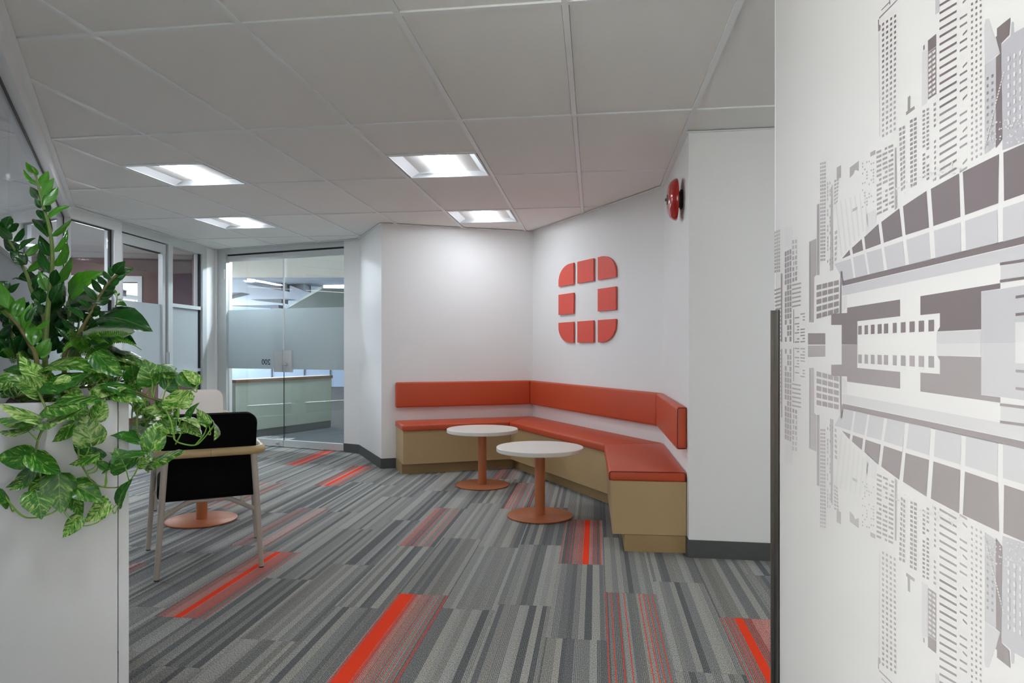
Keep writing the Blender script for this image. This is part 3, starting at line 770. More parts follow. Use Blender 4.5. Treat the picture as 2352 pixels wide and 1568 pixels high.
# ---------------------------------------------------------------- corner guard
t = thing('corner_guard', (ME[0], ME[1], 0), 0, 'half-height stainless steel corner guard on the end of the mural wall', 'corner guard')
zt = EYE+(HOR-713)/FPX*2.2
def cg(name, m, s0, s1, d0, d1, z0, z1):
    bm = bmesh.new(); wbox(bm, V2(0, 0), dm, mn, s0, s1, d0, d1, z0, z1); return obj(name, bm, m, t)
cg('steel_leaf', STEEL, .0005, .003, -.0125, .05, 0, zt)
cg('steel_leaf', STEEL, -.06, .0005, -.0035, -.0012, 0, zt)
cg('steel_nose', STEEL, -.009, .0005, -.0135, -.0037, 0, zt)
cg('edge_strip', GASKET, -.0615, -.0602, -.0042, -.0006, 0, zt-.002)

# ---------------------------------------------------------------- printed city mural
NSH = 14
def mixc(a, b, t): return tuple(a[i]*(1-t)+b[i]*t for i in range(3))
PAPER = (203, 201, 199)
SH_W = [mat('mural_ink_warm_%d' % i, mixc(PAPER, (100, 89, 91), (i+1)/NSH), .45, vary=.004) for i in range(NSH)]
SH_C = [mat('mural_ink_cool_%d' % i, mixc(PAPER, (140, 139, 148), (i+1)/NSH), .45, vary=.004) for i in range(NSH)]
TI = [bmesh.new(), bmesh.new()]
rm = random.Random(11)
ZW = EYE+(HOR-791)/FPX*1.5
def mural_pt(cx, cy):
    px, py = 1750+cx/2, cy/2
    s = s_at(px, ME, -dm); s = min(max(s, .0), 1.75); p = ME-dm*s
    return s, EYE+(HOR-py)/FPX*p[1]
def quad_out(sz, k, cool, lay):
    for side in (0, 1):
        kk = k if side == 0 else k*.62
        zz = [(max(z, ZW) if side == 0 else min(2*ZW-z, ZW)) for s, z in sz]
        if max(zz)-min(zz) < 1e-4: continue
        if side == 1: kk *= min(1, max(.12, 1-max(0, (ZW-sum(zz)/len(zz))-.35)*.8))
        kk *= .96
        bm = TI[side]; off = .0008+.00025*lay
        vs = [bm.verts.new((*((ME-dm*s)-mn*off-ME), z)) for (s, _), z in zip(sz, zz)]
        f = bm.faces.new(vs if side == 0 else vs[::-1]); i = min(NSH-1, max(0, int(round(kk*NSH))-1)); f.material_index = i+(NSH if cool else 0)
def poly(pts, k=1., cool=False, lay=0):
    quad_out([mural_pt(*p) for p in pts], k, cool, lay)
def grid(q, nx, ny, fx, fy, k0=1., k1=None, cool=False, lay=1, drop=0., half=0):
    """q: tl, tr, br, bl in the picture; cells of a window grid, fading k0 -> k1 downwards"""
    k1 = k0 if k1 is None else k1
    tl, tr, br, bl = [Vector(p) for p in q]
    def at(u, v): a = tl.lerp(tr, u); b = bl.lerp(br, u); return a.lerp(b, v)
    for i in range(nx):
        for j in range(ny):
            if rm.random() < drop: continue
            u0, u1 = (i+.5-fx/2)/nx, (i+.5+fx/2)/nx; v0, v1 = (j+.5-fy/2)/ny, (j+.5+fy/2)/ny
            if half and rm.random() < half: u0 = (u0+u1)/2
            k = k0+(k1-k0)*(j/max(1, ny-1))
            if k > .04: poly([at(u0, v0), at(u1, v0), at(u1, v1), at(u0, v1)], k, cool, lay)
# rail viaduct, glass arch and station blocks
poly([(372, 1290), (1260, 1071), (1260, 1107), (372, 1313)], .95)
poly([(372, 1316), (1100, 1148), (1260, 1110), (1260, 1180), (1100, 1208), (370, 1358)], .42, True)
up = [(370, 1187), (405, 1145), (465, 1093), (540, 1025), (635, 955), (755, 878), (910, 795), (1090, 708), (1260, 636)]
lo = [(370, 1188), (405, 1172), (465, 1150), (548, 1120), (645, 1085), (770, 1045), (915, 995), (1090, 932), (1260, 872)]
def on(ln, x):
    for a, b in zip(ln, ln[1:]):
        if a[0] <= x <= b[0]: return a[1]+(b[1]-a[1])*(x-a[0])/(b[0]-a[0])
    return ln[-1][1]
for (t0, t1, b0, b1) in ((372, 404, 372, 408), (415, 460, 420, 467), (472, 537, 478, 548), (550, 633, 562, 647), (650, 758, 662, 770), (778, 908, 790, 914), (925, 1092, 935, 1088), (1112, 1255, 1115, 1255)):
    poly([(t0, on(up, t0)+(2 if t0 > 380 else 0)), (t1, on(up, t1)), (b1, on(lo, b1)), (b0, on(lo, b0))], .95)
for q in (((335, 1212), (410, 1187), (424, 1280), (376, 1290)), ((420, 1182), (472, 1165), (488, 1262), (432, 1278)), ((482, 1160), (550, 1140), (563, 1242), (497, 1260)), ((562, 1135), (650, 1106), (660, 1218), (578, 1240)),
          ((665, 1101), (770, 1066), (778, 1192), (678, 1215)), ((792, 1060), (915, 1020), (918, 1158), (800, 1188)), ((936, 1014), (1085, 962), (1086, 1118), (940, 1152)), ((1110, 954), (1260, 904), (1260, 1070), (1110, 1110))):
    poly(q, .48, True)
poly([(320, 1440), (393, 1437), (393, 1413), (637, 1375), (637, 1452), (440, 1475), (440, 1582), (368, 1582), (368, 1492), (320, 1492)], .92)
poly([(730, 1360), (1098, 1300), (1098, 1325), (1010, 1338), (1010, 1512), (808, 1522), (820, 1500), (820, 1438), (730, 1447)], 1.)
poly([(805, 1524), (1008, 1516), (1008, 1582), (805, 1582)], .35, True)
poly([(1010, 1340), (1100, 1327), (1260, 1300), (1260, 1582), (1010, 1582)], .55, True)
poly([(1168, 1480), (1260, 1475), (1260, 1582), (1168, 1582)], .12, True, 1)
for y0, y1 in ((1206, 1188), (1285, 1270), (1358, 1352), (1438, 1436)):
    x0 = 1098 if y0 < 1300 else 1170; poly([(x0, y0), (1260, y1-8), (1260, y1+6), (x0, y0+13)], .95, False, 2)
poly([(1100, 1222), (1260, 1192), (1260, 1258), (1100, 1284)], .35, True, 1)
for i, (x0, x1) in enumerate(((444, 460), (473, 489), (502, 519), (533, 552), (562, 582), (603, 621), (640, 662), (680, 704), (722, 747), (767, 793))):
    yt = 1497-(x0-444)*.085; poly([(x0, yt), (x1, yt-2), (x1, 1536-(x1-444)*.045), (x0, 1537-(x0-444)*.045)], .9)
poly([(213, 1530), (293, 1530), (293, 1582), (213, 1582)], .75)
poly([(362, 1245), (370, 1245), (378, 1292), (368, 1312), (368, 1440), (358, 1440)], .85)
poly([(378, 1360), (392, 1356), (392, 1412), (368, 1438), (368, 1365)], .06)
grid([(251, 1305), (357, 1280), (357, 1440), (251, 1470)], 4, 5, .86, .68, .78)
poly([(218, 1110), (252, 1095), (252, 1262), (242, 1272), (240, 1480), (218, 1480)], .5)
poly([(221, 1115), (225, 1113), (225, 1472), (221, 1472)], .75, False, 1)
poly([(254, 940), (266, 934), (266, 1262), (254, 1264)], .62)
grid([(268, 745), (297, 738), (294, 1200), (270, 1202)], 3, 27, .75, .6, .45, .6)
grid([(299, 835), (330, 828), (332, 1210), (299, 1230)], 3, 22, .45, .75, .35, .6, drop=.3)
poly([(318, 860), (326, 855), (330, 1240), (314, 1245)], .45)
poly([(345, 770), (365, 758), (365, 815), (345, 822)], .5)
grid([(333, 825), (357, 815), (350, 930), (333, 945)], 2, 7, .8, .6, .45)
grid([(335, 1060), (350, 1050), (345, 1200), (335, 1205)], 1, 6, .8, .6, .45)
poly([(405, 770), (447, 738), (447, 785), (430, 780), (422, 800), (405, 818)], .5)
poly([(418, 960), (440, 948), (440, 962), (418, 973)], .35)
for i in range(7): poly([(338+i*22, 930-i*8), (344+i*22, 928-i*8), (372+i*20, 1170-i*22), (364+i*20, 1176-i*22)], .12, True)
poly([(480, 985), (525, 960), (530, 1040), (478, 1085)], .14, True)
grid([(460, 745), (520, 725), (520, 930), (460, 960)], 6, 14, .55, .5, .45, .35, drop=.62)
poly([(500, 700), (523, 688), (523, 708), (500, 720)], .55)
grid([(526, 692), (608, 655), (612, 955), (528, 995)], 3, 14, .8, .5, .6, .6, drop=.05, half=.25)
poly([(612, 680), (620, 676), (624, 955), (612, 965)], .5)
grid([(630, 585), (662, 570), (662, 865), (640, 885)], 2, 13, .7, .6, .6, .55)
grid([(680, 550), (716, 532), (716, 850), (682, 865)], 2, 15, .7, .6, .72, .68)
grid([(737, 505), (774, 488), (774, 825), (738, 845)], 2, 17, .62, .55, .7, .65, drop=.1)
grid([(790, 470), (803, 462), (803, 830), (795, 838)], 1, 15, .8, .5, .65, .6, drop=.15)
grid([(550, 105), (624, 55), (621, 600), (550, 640)], 4, 22, .52, .5, .9, .45)
poly([(535, 92), (540, 88), (540, 112), (548, 118), (545, 140), (536, 146)], .85)
poly([(540, 80), (640, -20), (646, -20), (540, 88)], .75)
poly([(550, 45), (586, 8), (588, 12), (551, 49)], .8); poly([(584, -12), (588, -14), (592, 18), (588, 22)], .8)
poly([(537, 150), (543, 147), (545, 625), (541, 628)], .3, True)
poly([(672, 447), (683, 438), (683, 500), (703, 486), (705, 500), (665, 530), (664, 515), (671, 508)], .7)
poly([(743, 210), (750, 205), (750, 225), (743, 232)], .85)
poly([(738, 238), (762, 228), (762, 470), (736, 490)], .2, True)
poly([(765, 186), (803, 155), (803, 212), (765, 240)], .95)
poly([(765, 242), (803, 214), (803, 432), (765, 458)], .85)
grid([(767, 246), (803, 218), (803, 428), (767, 454)], 2, 9, .78, .5, .07, .07, False, 2)
for j in range(23):
    y = 20+j*36; k = .97 if j < 14 else .75
    poly([(818, y), (897, y-47), (897, y-36), (818, y+11)], k)
for j in range(22):
    y = -18+j*37
    if j % 6 == 1: continue
    x0 = 911 if j % 4 else 925
    poly([(x0, y+26), (945, y+4), (945, y+14), (x0, y+36)], .85 if j < 13 else .6)
grid([(958, 10), (1018, -22), (1020, 715), (958, 750)], 3, 27, .42, .42, .8, .45)
poly([(799, -20), (817, -20), (817, 55), (799, 68)], .5, True)
poly([(1030, 88), (1045, 84), (1097, 242), (1027, 296), (1024, 120)], .35, True)
poly([(1026, 298), (1078, 262), (1078, 670), (1026, 708)], .55, True)
grid([(1030, 350), (1074, 325), (1074, 650), (1030, 685)], 2, 10, .4, .4, .8, .5, False, 2)
poly([(1083, 130), (1145, 80), (1140, 160), (1102, 198), (1108, 640), (1078, 680), (1079, 262), (1098, 245), (1077, 170), (1083, 165)], .95, False, 1)
poly([(1102, 205), (1145, 165), (1150, 100), (1160, 100), (1162, 150), (1215, 120), (1260, 100), (1260, 632), (1108, 690)], .7, True)
grid([(1125, 255), (1260, 190), (1260, 520), (1125, 590)], 5, 8, .36, .5, .15, .15, True, 3)
for j in range(26): 
    y = 330+j*14; x = 1118-j*3.6; poly([(x-4, y), (x+2, y-3), (x, y+7), (x-7, y+9)], .06, False, 3)
for j in range(90):
    x = 1030+rm.random()*215; y = 560+rm.random()*110-(x-1030)*.12; a = 3+rm.random()*6
    poly([(x, y), (x+a, y-a*.6), (x+a*1.1, y+a*.5), (x+a*.2, y+a*.7)], .1, False, 3)
for j in range(60):
    x = 540+rm.random()*370; y = 880-(x-540)*.42+rm.random()*60; a = 3+rm.random()*6
    poly([(x, y), (x+a, y-a*.6), (x+a*1.1, y+a*.4), (x+a*.2, y+a*.6)], .06, False, 3)
# far left of the print
grid([(57, 1062), (86, 1050), (86, 1250), (58, 1255)], 3, 12, .8, .72, .35, .5)
grid([(58, 1325), (88, 1315), (90, 1570), (72, 1572)], 1, 14, 1, .45, .6)
poly([(88, 1256), (95, 1255), (95, 1570), (89, 1570)], .7)
grid([(105, 1155), (138, 1140), (138, 1570), (106, 1572)], 3, 16, .75, .82, .65, .7, drop=.08)
grid([(138, 1100), (165, 1095), (165, 1290), (140, 1300)], 2, 8, .7, .7, .35, .7, half=.2)
grid([(140, 1300), (182, 1290), (180, 1410), (140, 1418)], 1, 6, 1, .38, .6)
grid([(150, 1440), (202, 1432), (202, 1575), (150, 1578)], 2, 10, .8, .42, .6, .7, drop=.15, half=.4)
poly([(146, 1420), (149, 1420), (149, 1575), (146, 1575)], .8)
grid([(104, 1040), (145, 1030), (145, 1130), (104, 1140)], 1, 1, .9, .9, .1, .1, True, 0)
mt = thing('wall_mural', (ME[0], ME[1], 0), 0, 'grey vinyl mural of a city skyline and its reflection on the right wall', 'mural')
bm = bmesh.new(); wbox(bm, V2(0, 0), dm, mn, -2.4, -.062, -.0005, -.0001, .1, CEIL-.004); obj('vinyl_sheet', bm, mat('mural_vinyl', PAPER, .45, bump=.05, bscale=300), mt)
bm = bmesh.new(); wbox(bm, V2(0, 0), dm, mn, -.0618, -.012, -.0005, -.0001, zt+.001, CEIL-.004); obj('vinyl_sheet', bm, MATS['mural_vinyl'], mt)
o = obj('skyline_print', TI[0], SH_W+SH_C, mt, sm='leaf'); o2 = obj('reflection_print', TI[1], SH_W+SH_C, mt, sm='leaf'); o2['label'] = 'fainter mirrored lower half of the skyline'
for q in (o, o2):
    for p in q.data.polygons: p.use_smooth = False

# ---------------------------------------------------------------- planter
PE = V2(-1.10, 2.0); pl = V2(-.876, -.485).normalized(); pd = V2(-.485, .876).normalized()
SP = lambda px: s_at(px, PE, pl)
pw = .405; pt = SP(271); PZ = 1.05
t = thing('planter_cabinet', (PE[0], PE[1], 0), 0, 'tall pale grey planter cabinet overflowing with green plants', 'planter')
def pb(name, m, *a, bev=.001):
    bm = bmesh.new(); wbox(bm, V2(0, 0), pl, pd, *a)
    if bev: bmesh.ops.bevel(bm, geom=bm.edges[:], offset=bev, segments=2, affect='EDGES', profile=.5)
    return obj(name, bm, m, t, sm=30)
pb('end_panel', PLANT_W, 0, pt-.0008, 0, .9, .0, PZ)
pb('front_panel', PLANT_W, pt+.0008, pw, .0015, .02, .0, PZ)
pb('back_panel', PLANT_W, pt+.0008, pw, .88, .9, .0, PZ)
pb('wall_panel', PLANT_W, pw-.02, pw, .021, .879, .0, PZ)
pb('inner_floor', PLANT_W, pt+.001, pw-.021, .021, .879, .7, .72)
bm = bmesh.new(); n = 14
vs = [[bm.verts.new((*(pl*(pt+.002+(pw-.024-pt)*i/n)+pd*(.022+.856*j/n)), 1.0+.02*rnd.random())) for j in range(n+1)] for i in range(n+1)]
for i in range(n):
    for j in range(n): bm.faces.new((vs[i][j], vs[i+1][j], vs[i+1][j+1], vs[i][j+1]))
soil = obj('soil', bm, SOIL, t, sm=True); soil['kind'] = 'stuff'
def Yf(px): s = s_at(min(px, 300), PE, pl); return (PE+pl*s)[1]

# ---------------------------------------------------------------- leaves
def leaf_mat(name, kind):
    m = bpy.data.materials.new(name); m.use_nodes = True; nt = m.node_tree; N = nt.nodes; L = nt.links
    b = N['Principled BSDF']; out = N['Material Output']
    b.inputs['Roughness'].default_value = {'fern': .5, 'pothos': .27, 'silver': .4}.get(kind, .22); b.inputs['Coat Weight'].default_value = .25
    tc = N.new('ShaderNodeTexCoord'); oi = N.new('ShaderNodeObjectInfo')
    sx = N.new('ShaderNodeSeparateXYZ'); L.new(tc.outputs['Object'], sx.inputs[0])
    def mth(op, a, bb=None, c=None):
        n = N.new('ShaderNodeMath'); n.operation = op
        for i, v in enumerate((a, bb, c)):
            if v is None: continue
            if isinstance(v, (int, float)): n.inputs[i].default_value = v
            else: L.new(v, n.inputs[i])
        return n.outputs[0]
    ax = mth('ABSOLUTE', sx.outputs[0]); r = oi.outputs['Random']
    v = mth('MULTIPLY_ADD', ax, -.9, sx.outputs[1])
    cb = N.new('ShaderNodeCombineXYZ')
    L.new(mth('MULTIPLY', v, 6.0 if kind != 'silver' else 9), cb.inputs[0]); L.new(mth('MULTIPLY_ADD', sx.outputs[0], 3.6, mth('MULTIPLY', r, 40)), cb.inputs[1]); L.new(r, cb.inputs[2])
    ns = N.new('ShaderNodeTexNoise'); ns.inputs['Scale'].default_value = 1.0; ns.inputs['Detail'].default_value = 7; ns.inputs['Roughness'].default_value = .72; ns.inputs['Distortion'].default_value = .8
    L.new(cb.outputs[0], ns.inputs['Vector'])
    ramp = N.new('ShaderNodeValToRGB'); e = ramp.color_ramp.elements
    if kind == 'pothos': st = [(0, (28, 82, 24)), (.44, (50, 114, 36)), (.52, (88, 148, 46)), (.56, (152, 196, 92)), (.66, (218, 234, 166))]
    elif kind == 'silver': st = [(0, (150, 166, 142)), (.34, (138, 156, 130)), (.44, (112, 136, 106)), (.50, (34, 78, 34)), (1, (22, 60, 26))]
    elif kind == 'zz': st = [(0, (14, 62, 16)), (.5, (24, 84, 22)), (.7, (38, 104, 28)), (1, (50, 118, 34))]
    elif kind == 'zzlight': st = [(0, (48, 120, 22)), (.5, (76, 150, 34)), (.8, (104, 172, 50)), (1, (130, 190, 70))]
    else: st = [(0, (60, 130, 30)), (.5, (96, 160, 44)), (1, (136, 186, 66))]
    e[0].position = st[0][0]; e[0].color = (*s2l(st[0][1]), 1); e[1].position = st[-1][0]; e[1].color = (*s2l(st[-1][1]), 1)
    for p, c in st[1:-1]:
        q = e.new(p); q.color = (*s2l(c), 1)
    fac = ns.outputs['Fac']
    if kind == 'pothos': fac = mth('ADD', fac, mth('MULTIPLY_ADD', r, .2, -.11))
    if kind == 'silver':   # silver heart, dark margin
        fac = mth('ADD', mth('MULTIPLY', fac, .35), mth('MULTIPLY', ax, 1.35))
    L.new(fac, ramp.inputs[0])
    hsv = N.new('ShaderNodeHueSaturation'); L.new(ramp.outputs[0], hsv.inputs['Color'])
    r2 = mth('FRACT', mth('MULTIPLY', r, 17.3)); L.new(mth('MULTIPLY_ADD', r2, .5, .72), hsv.inputs['Value'])
    # pale midrib
    rib = mth('LESS_THAN', ax, .014 if kind == 'pothos' else .02)
    mx = N.new('ShaderNodeMix'); mx.data_type = 'RGBA'; L.new(mth('MULTIPLY', rib, .45 if kind == 'pothos' else .18), mx.inputs[0]); L.new(hsv.outputs[0], mx.inputs[6]); mx.inputs[7].default_value = (*s2l((150, 190, 100)), 1)
    L.new(mx.outputs[2], b.inputs['Base Color'])
    bp = N.new('ShaderNodeBump'); bp.inputs['Strength'].default_value = .12; bp.inputs['Distance'].default_value = .003
    wv = N.new('ShaderNodeMath'); wv.operation = 'SINE'; L.new(mth('MULTIPLY', v, 34), wv.inputs[0]); L.new(wv.outputs[0], bp.inputs['Height']); L.new(bp.outputs[0], b.inputs['Normal'])
    tr = N.new('ShaderNodeBsdfTranslucent'); L.new(mx.outputs[2], tr.inputs[0])
    ms = N.new('ShaderNodeMixShader'); ms.inputs[0].default_value = .22
    L.new(b.outputs[0], ms.inputs[1]); L.new(tr.outputs[0], ms.inputs[2]); L.new(ms.outputs[0], out.inputs[0])
    return m
LM = {k: leaf_mat('leaf_'+k, k) for k in ('pothos', 'silver', 'zz', 'zzlight', 'fern')}
STEMD = mat('brown_green_stem', (104, 96, 54), .5, vary=.2, bscale=60)
STEMG = mat('green_stem', (106, 128, 62), .45, vary=.15, bscale=60)
STEML = mat('pale_green_petiole', (120, 168, 60), .45, vary=.15, bscale=60)
OUT = {'zz': [(0, .03), (.08, .42), (.2, .8), (.38, 1), (.55, .96), (.72, .74), (.86, .42), (.95, .16), (1, .0)],
       'pothos': [(0, .04), (.02, .62), (.1, .9), (.24, 1), (.42, .92), (.6, .72), (.76, .45), (.88, .2), (.96, .06), (1, .0)],
       'silver': [(0, .03), (.06, .5), (.18, .85), (.36, 1), (.54, .93), (.7, .72), (.84, .42), (.94, .15), (1, 0)]}
LEAFC = {}
def leaf_mesh(shape, mkey, var):
    key = (shape, mkey, var)
    if key in LEAFC: return LEAFC[key]
    rr = random.Random(hash(shape) % 97+var*13); fold = (.10, .28, .18)[var]; bend = (.10, .22, -.06)[var]; curl = (.04, -.05, .08)[var]
    xs = [-1, -.66, -.33, 0, .33, .66, 1]; bm = bmesh.new(); rows_ = []
    for t, w_ in OUT[shape]:
        row = []
        for x in xs:
            y = t-(.11*abs(x)**1.5*max(0, 1-t*5) if shape == 'pothos' else 0)
            wob = .014*math.sin(t*17+var+x*2)*(abs(x)**2)
            z = fold*.5*w_*abs(x)*(1 if t < .9 else .6)-bend*t*t-curl*math.sin(t*PI)+wob - .10*(abs(x)**3)*w_
            row.append(bm.verts.new((x*w_*.5, y, z)))
        rows_.append(row)
    for a, b in zip(rows_, rows_[1:]):
        for k in range(6):
            try: bm.faces.new((a[k], a[k+1], b[k+1], b[k]))
            except ValueError: pass
    bmesh.ops.remove_doubles(bm, verts=bm.verts, dist=1e-4)
    me = bpy.data.meshes.new('leaf'); bm.to_mesh(me); bm.free(); me.materials.append(LM[mkey])
    for p in me.polygons: p.use_smooth = True
    LEAFC[key] = me; return me
EYEV = Vector((0, 0, EYE)); rl = random.Random(21)
def leaf(parent, b, t, wpx, shape, mkey, ratio, roll=None, flip=None):
    ax = t-b; Ln = ax.length; ax.normalize(); mid = (b+t)/2
    view = (EYEV-mid).normalized(); pxm = mid[1]/FPX
    Wv = wpx*pxm; Wt = max(Wv*1.03, Ln*ratio)
    th_ = math.acos(min(1, Wv/Wt))
    side = ax.cross(view)
    if side.length < .05: side = Vector((1, 0, 0))
    side.normalize()
    best = None
    for sg in (-1, 1):
        s_ = Matrix.Rotation(sg*th_, 3, ax)@side; nz = s_.cross(ax)
        if best is None or nz.z > best[0]: best = (nz.z, s_)
    s_ = best[1]; nz = s_.cross(ax)
    o = bpy.data.objects.new('leaf', leaf_mesh(shape, mkey, rl.randrange(3))); COL.objects.link(o)
    R_ = Matrix((s_, ax, nz)).transposed().to_4x4()
    o.matrix_world = Matrix.Translation(b)@R_@Matrix.Diagonal((Wt, Ln, Ln, 1)); o.parent = parent
    return o
def stem(parent, pts, r0, r1, m, name='stem', seg=8, n=5):
    pp = spline(pts, n); k = len(pp); bm = bmesh.new(); tube(bm, pp, [r0+(r1-r0)*i/(k-1) for i in range(k)], seg); return obj(name, bm, m, parent, sm=True)
def plant(name, label, cat='plant'):
    return thing(name, (0, 0, 0), 0, label, cat)
c4 = lambda x, y: (x/4.612, 370+y/4.612)
c5 = lambda x, y: (x/4.612, 600+y/4.612)
c2 = lambda x, y: (x/2.852, 750+y/2.852)
def zz(label, cv_stem, leaves, Y, r0=.009, sm_=STEMD, light=()):
    root = plant('zz_plant', label)
    pts = [P(*p, Y+.0) for p in cv_stem]
    # carry the cane on down into the soil
    last = pts[0]; pts = [Vector((last.x-.01, last.y+.03, 1.01))]+pts if last.z > 1.03 else pts
    stem(root, pts, r0*.85, r0*.26, sm_)
    for i, (bx, by, tx, ty, w_, cv) in enumerate(leaves):
        b = P(*cv(bx, by), Y+rl.uniform(-.01, .01)); t_ = P(*cv(tx, ty), Y+rl.uniform(-.045, .04))
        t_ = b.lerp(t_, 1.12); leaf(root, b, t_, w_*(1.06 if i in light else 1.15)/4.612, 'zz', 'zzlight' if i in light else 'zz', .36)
    return root
A4 = lambda L: [(*q, c4) for q in L]
A5 = lambda L: [(*q, c5) for q in L]
main = A4([(385, 130, 285, 30, 70), (372, 160, 340, 20, 60), (390, 260, 255, 110, 45), (420, 270, 500, 110, 85), (430, 370, 550, 195, 80), (455, 470, 595, 285, 105), (415, 400, 328, 285, 75), (430, 500, 380, 400, 55), (395, 250, 305, 185, 40),
           (505, 610, 690, 460, 55), (478, 540, 520, 440, 60), (505, 805, 380, 570, 115), (470, 640, 405, 490, 75), (545, 790, 705, 625, 48), (540, 760, 535, 590, 60), (570, 960, 725, 745, 62), (535, 1010, 430, 815, 100), (575, 1110, 725, 880, 92),
           (530, 1190, 440, 940, 100), (570, 1300, 765, 1040, 90), (505, 1380, 430, 1180, 110), (550, 1500, 640, 1300, 105), (560, 1330, 580, 1180, 90)])
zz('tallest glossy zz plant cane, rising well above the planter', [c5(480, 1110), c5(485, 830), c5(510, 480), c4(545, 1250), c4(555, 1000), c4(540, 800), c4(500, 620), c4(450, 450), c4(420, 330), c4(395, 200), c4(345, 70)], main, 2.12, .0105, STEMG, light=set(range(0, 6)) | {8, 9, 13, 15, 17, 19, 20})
left = A4([(50, 725, 100, 575, 95), (50, 735, -30, 655, 85), (130, 830, -5, 710, 95), (195, 945, 38, 812, 112), (285, 1095, 130, 960, 120), (140, 850, 258, 722, 62), (75, 740, 165, 670, 60), (195, 950, 338, 795, 52), (265, 1010, 410, 885, 72), (290, 1170, 455, 1030, 72),
           (320, 1285, 300, 1170, 150), (310, 1285, 142, 1205, 60), (345, 1310, 430, 1250, 60), (370, 1380, 405, 1190, 60)]) + A5([(410, 450, 425, 290, 130), (100, 300, 5, 215, 90), (95, 330, 175, 250, 55), (450, 560, 380, 430, 80), (470, 620, 350, 430, 90)])
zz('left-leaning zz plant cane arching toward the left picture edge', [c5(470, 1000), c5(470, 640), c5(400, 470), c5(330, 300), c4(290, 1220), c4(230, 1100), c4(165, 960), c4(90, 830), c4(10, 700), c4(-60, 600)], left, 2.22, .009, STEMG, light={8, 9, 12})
low = A5([(90, 500, 0, 250, 125), (120, 610, 70, 320, 150), (140, 610, 235, 385, 115), (250, 700, 190, 445, 135), (255, 725, 310, 480, 100), (270, 640, 370, 475, 60), (345, 895, 340, 640, 125), (350, 870, 415, 700, 90), (370, 720, 492, 630, 50), (390, 1010, 500, 840, 110), (430, 1030, 530, 870, 80), (-40, 420, -60, 250, 120), (30, 520, -60, 380, 110)])
zz('low bright zz plant shoot at the left picture edge', [c5(390, 1060), c5(300, 850), c5(200, 690), c5(100, 580), c5(0, 490), c5(-80, 420)], low, 2.0, .009, STEMD, light={0, 1, 2, 3, 4, 6, 7, 8, 9, 10})
right = A5([(1215, 130, 1290, 28, 100), (1250, 130, 1400, 75, 66), (1190, 205, 1330, 120, 68), (1190, 160, 1160, 72, 50), (1170, 200, 1108, 90, 55), (1140, 245, 1262, 198, 72), (1125, 255, 1038, 140, 60), (1090, 310, 1220, 248, 82), (1080, 335, 978, 200, 65), (1055, 375, 1197, 330, 76), (1020, 410, 905, 270, 65),
            (1005, 440, 1150, 400, 92), (940, 500, 822, 378, 60), (930, 540, 1070, 510, 95), (880, 615, 727, 450, 68), (865, 640, 1002, 632, 76), (800, 725, 672, 588, 60), (780, 790, 896, 762, 82), (735, 840, 615, 700, 52), (720, 885, 800, 880, 85), (830, 650, 720, 560, 80)])
zz('right-leaning dark zz plant cane with paired glossy leaflets', [c5(680, 1010), c5(790, 850), c5(880, 690), c5(980, 520), c5(1080, 330), c5(1180, 200), c5(1270, 125), c5(1385, 75)], right, 2.1, .009, STEMD)
shoot = A5([(1225, 370, 1215, 310, 22), (1235, 360, 1270, 342, 22), (1240, 405, 1290, 390, 26), (1235, 455, 1306, 440, 28), (1225, 495, 1303, 482, 34), (1215, 520, 1195, 480, 26), (1240, 340, 1205, 300, 20)])
zz('small pale young zz plant shoot behind the silver leaves', [c5(1180, 760), c5(1210, 560), c5(1225, 480), c5(1240, 400), c5(1238, 330)], shoot, 2.2, .005, STEML, light=set(range(9)))
# dark canes and leaves deeper in the planter
fill = []
for k in range(95):
    x = rl.uniform(-60, 900); y = rl.uniform(520, 1060)-max(0, (x-500))*.1; a = rl.uniform(-2.6, -.4); l = rl.uniform(110, 210)
    fill.append((x, y, x+l*math.cos(a), y+l*math.sin(a), rl.uniform(45, 110), c5))
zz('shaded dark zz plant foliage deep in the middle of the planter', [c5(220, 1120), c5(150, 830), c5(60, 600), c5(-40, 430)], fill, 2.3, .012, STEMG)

sv = plant('silver_leaf_plant', 'broad-leaved plant with silver-centred dark leaves at right of the planter')
BL = [(735, 372, 976, 92, 165, 'zzlight', 2.14, .5), (672, 455, 668, 165, 115, 'zz', 2.25, .5), (690, 490, 1010, 330, 120, 'silver', 2.2, .45), (880, 500, 1040, 360, 80, 'silver', 2.28, .4), (885, 745, 1388, 690, 190, 'silver', 2.06, .5),
      (1060, 600, 1548, 628, 235, 'zz', 2.14, .55), (1070, 525, 1465, 595, 100, 'zz', 2.2, .4), (1000, 740, 1400, 770, 120, 'zz', 2.26, .4), (830, 520, 960, 470, 90, 'silver', 2.25, .5), (700, 470, 900, 560, 120, 'zz', 2.3, .5), (1150, 890, 1340, 960, 60, 'zz', 2.15, .4)]
for bx, by, tx, ty, w_, mk, Y, ra in BL:
    b = P(*c5(bx, by), Y+.03); leaf(sv, b, P(*c5(tx, ty), Y-.04), w_/4.612, 'silver', mk, ra)
    rt = P(*c5(760+rl.uniform(-40, 60), 1010), 2.2); stem(sv, [rt, rt.lerp(b, .55)+Vector((0, 0, .03)), b], .0035, .0025, STEMG, 'petiole', 6)

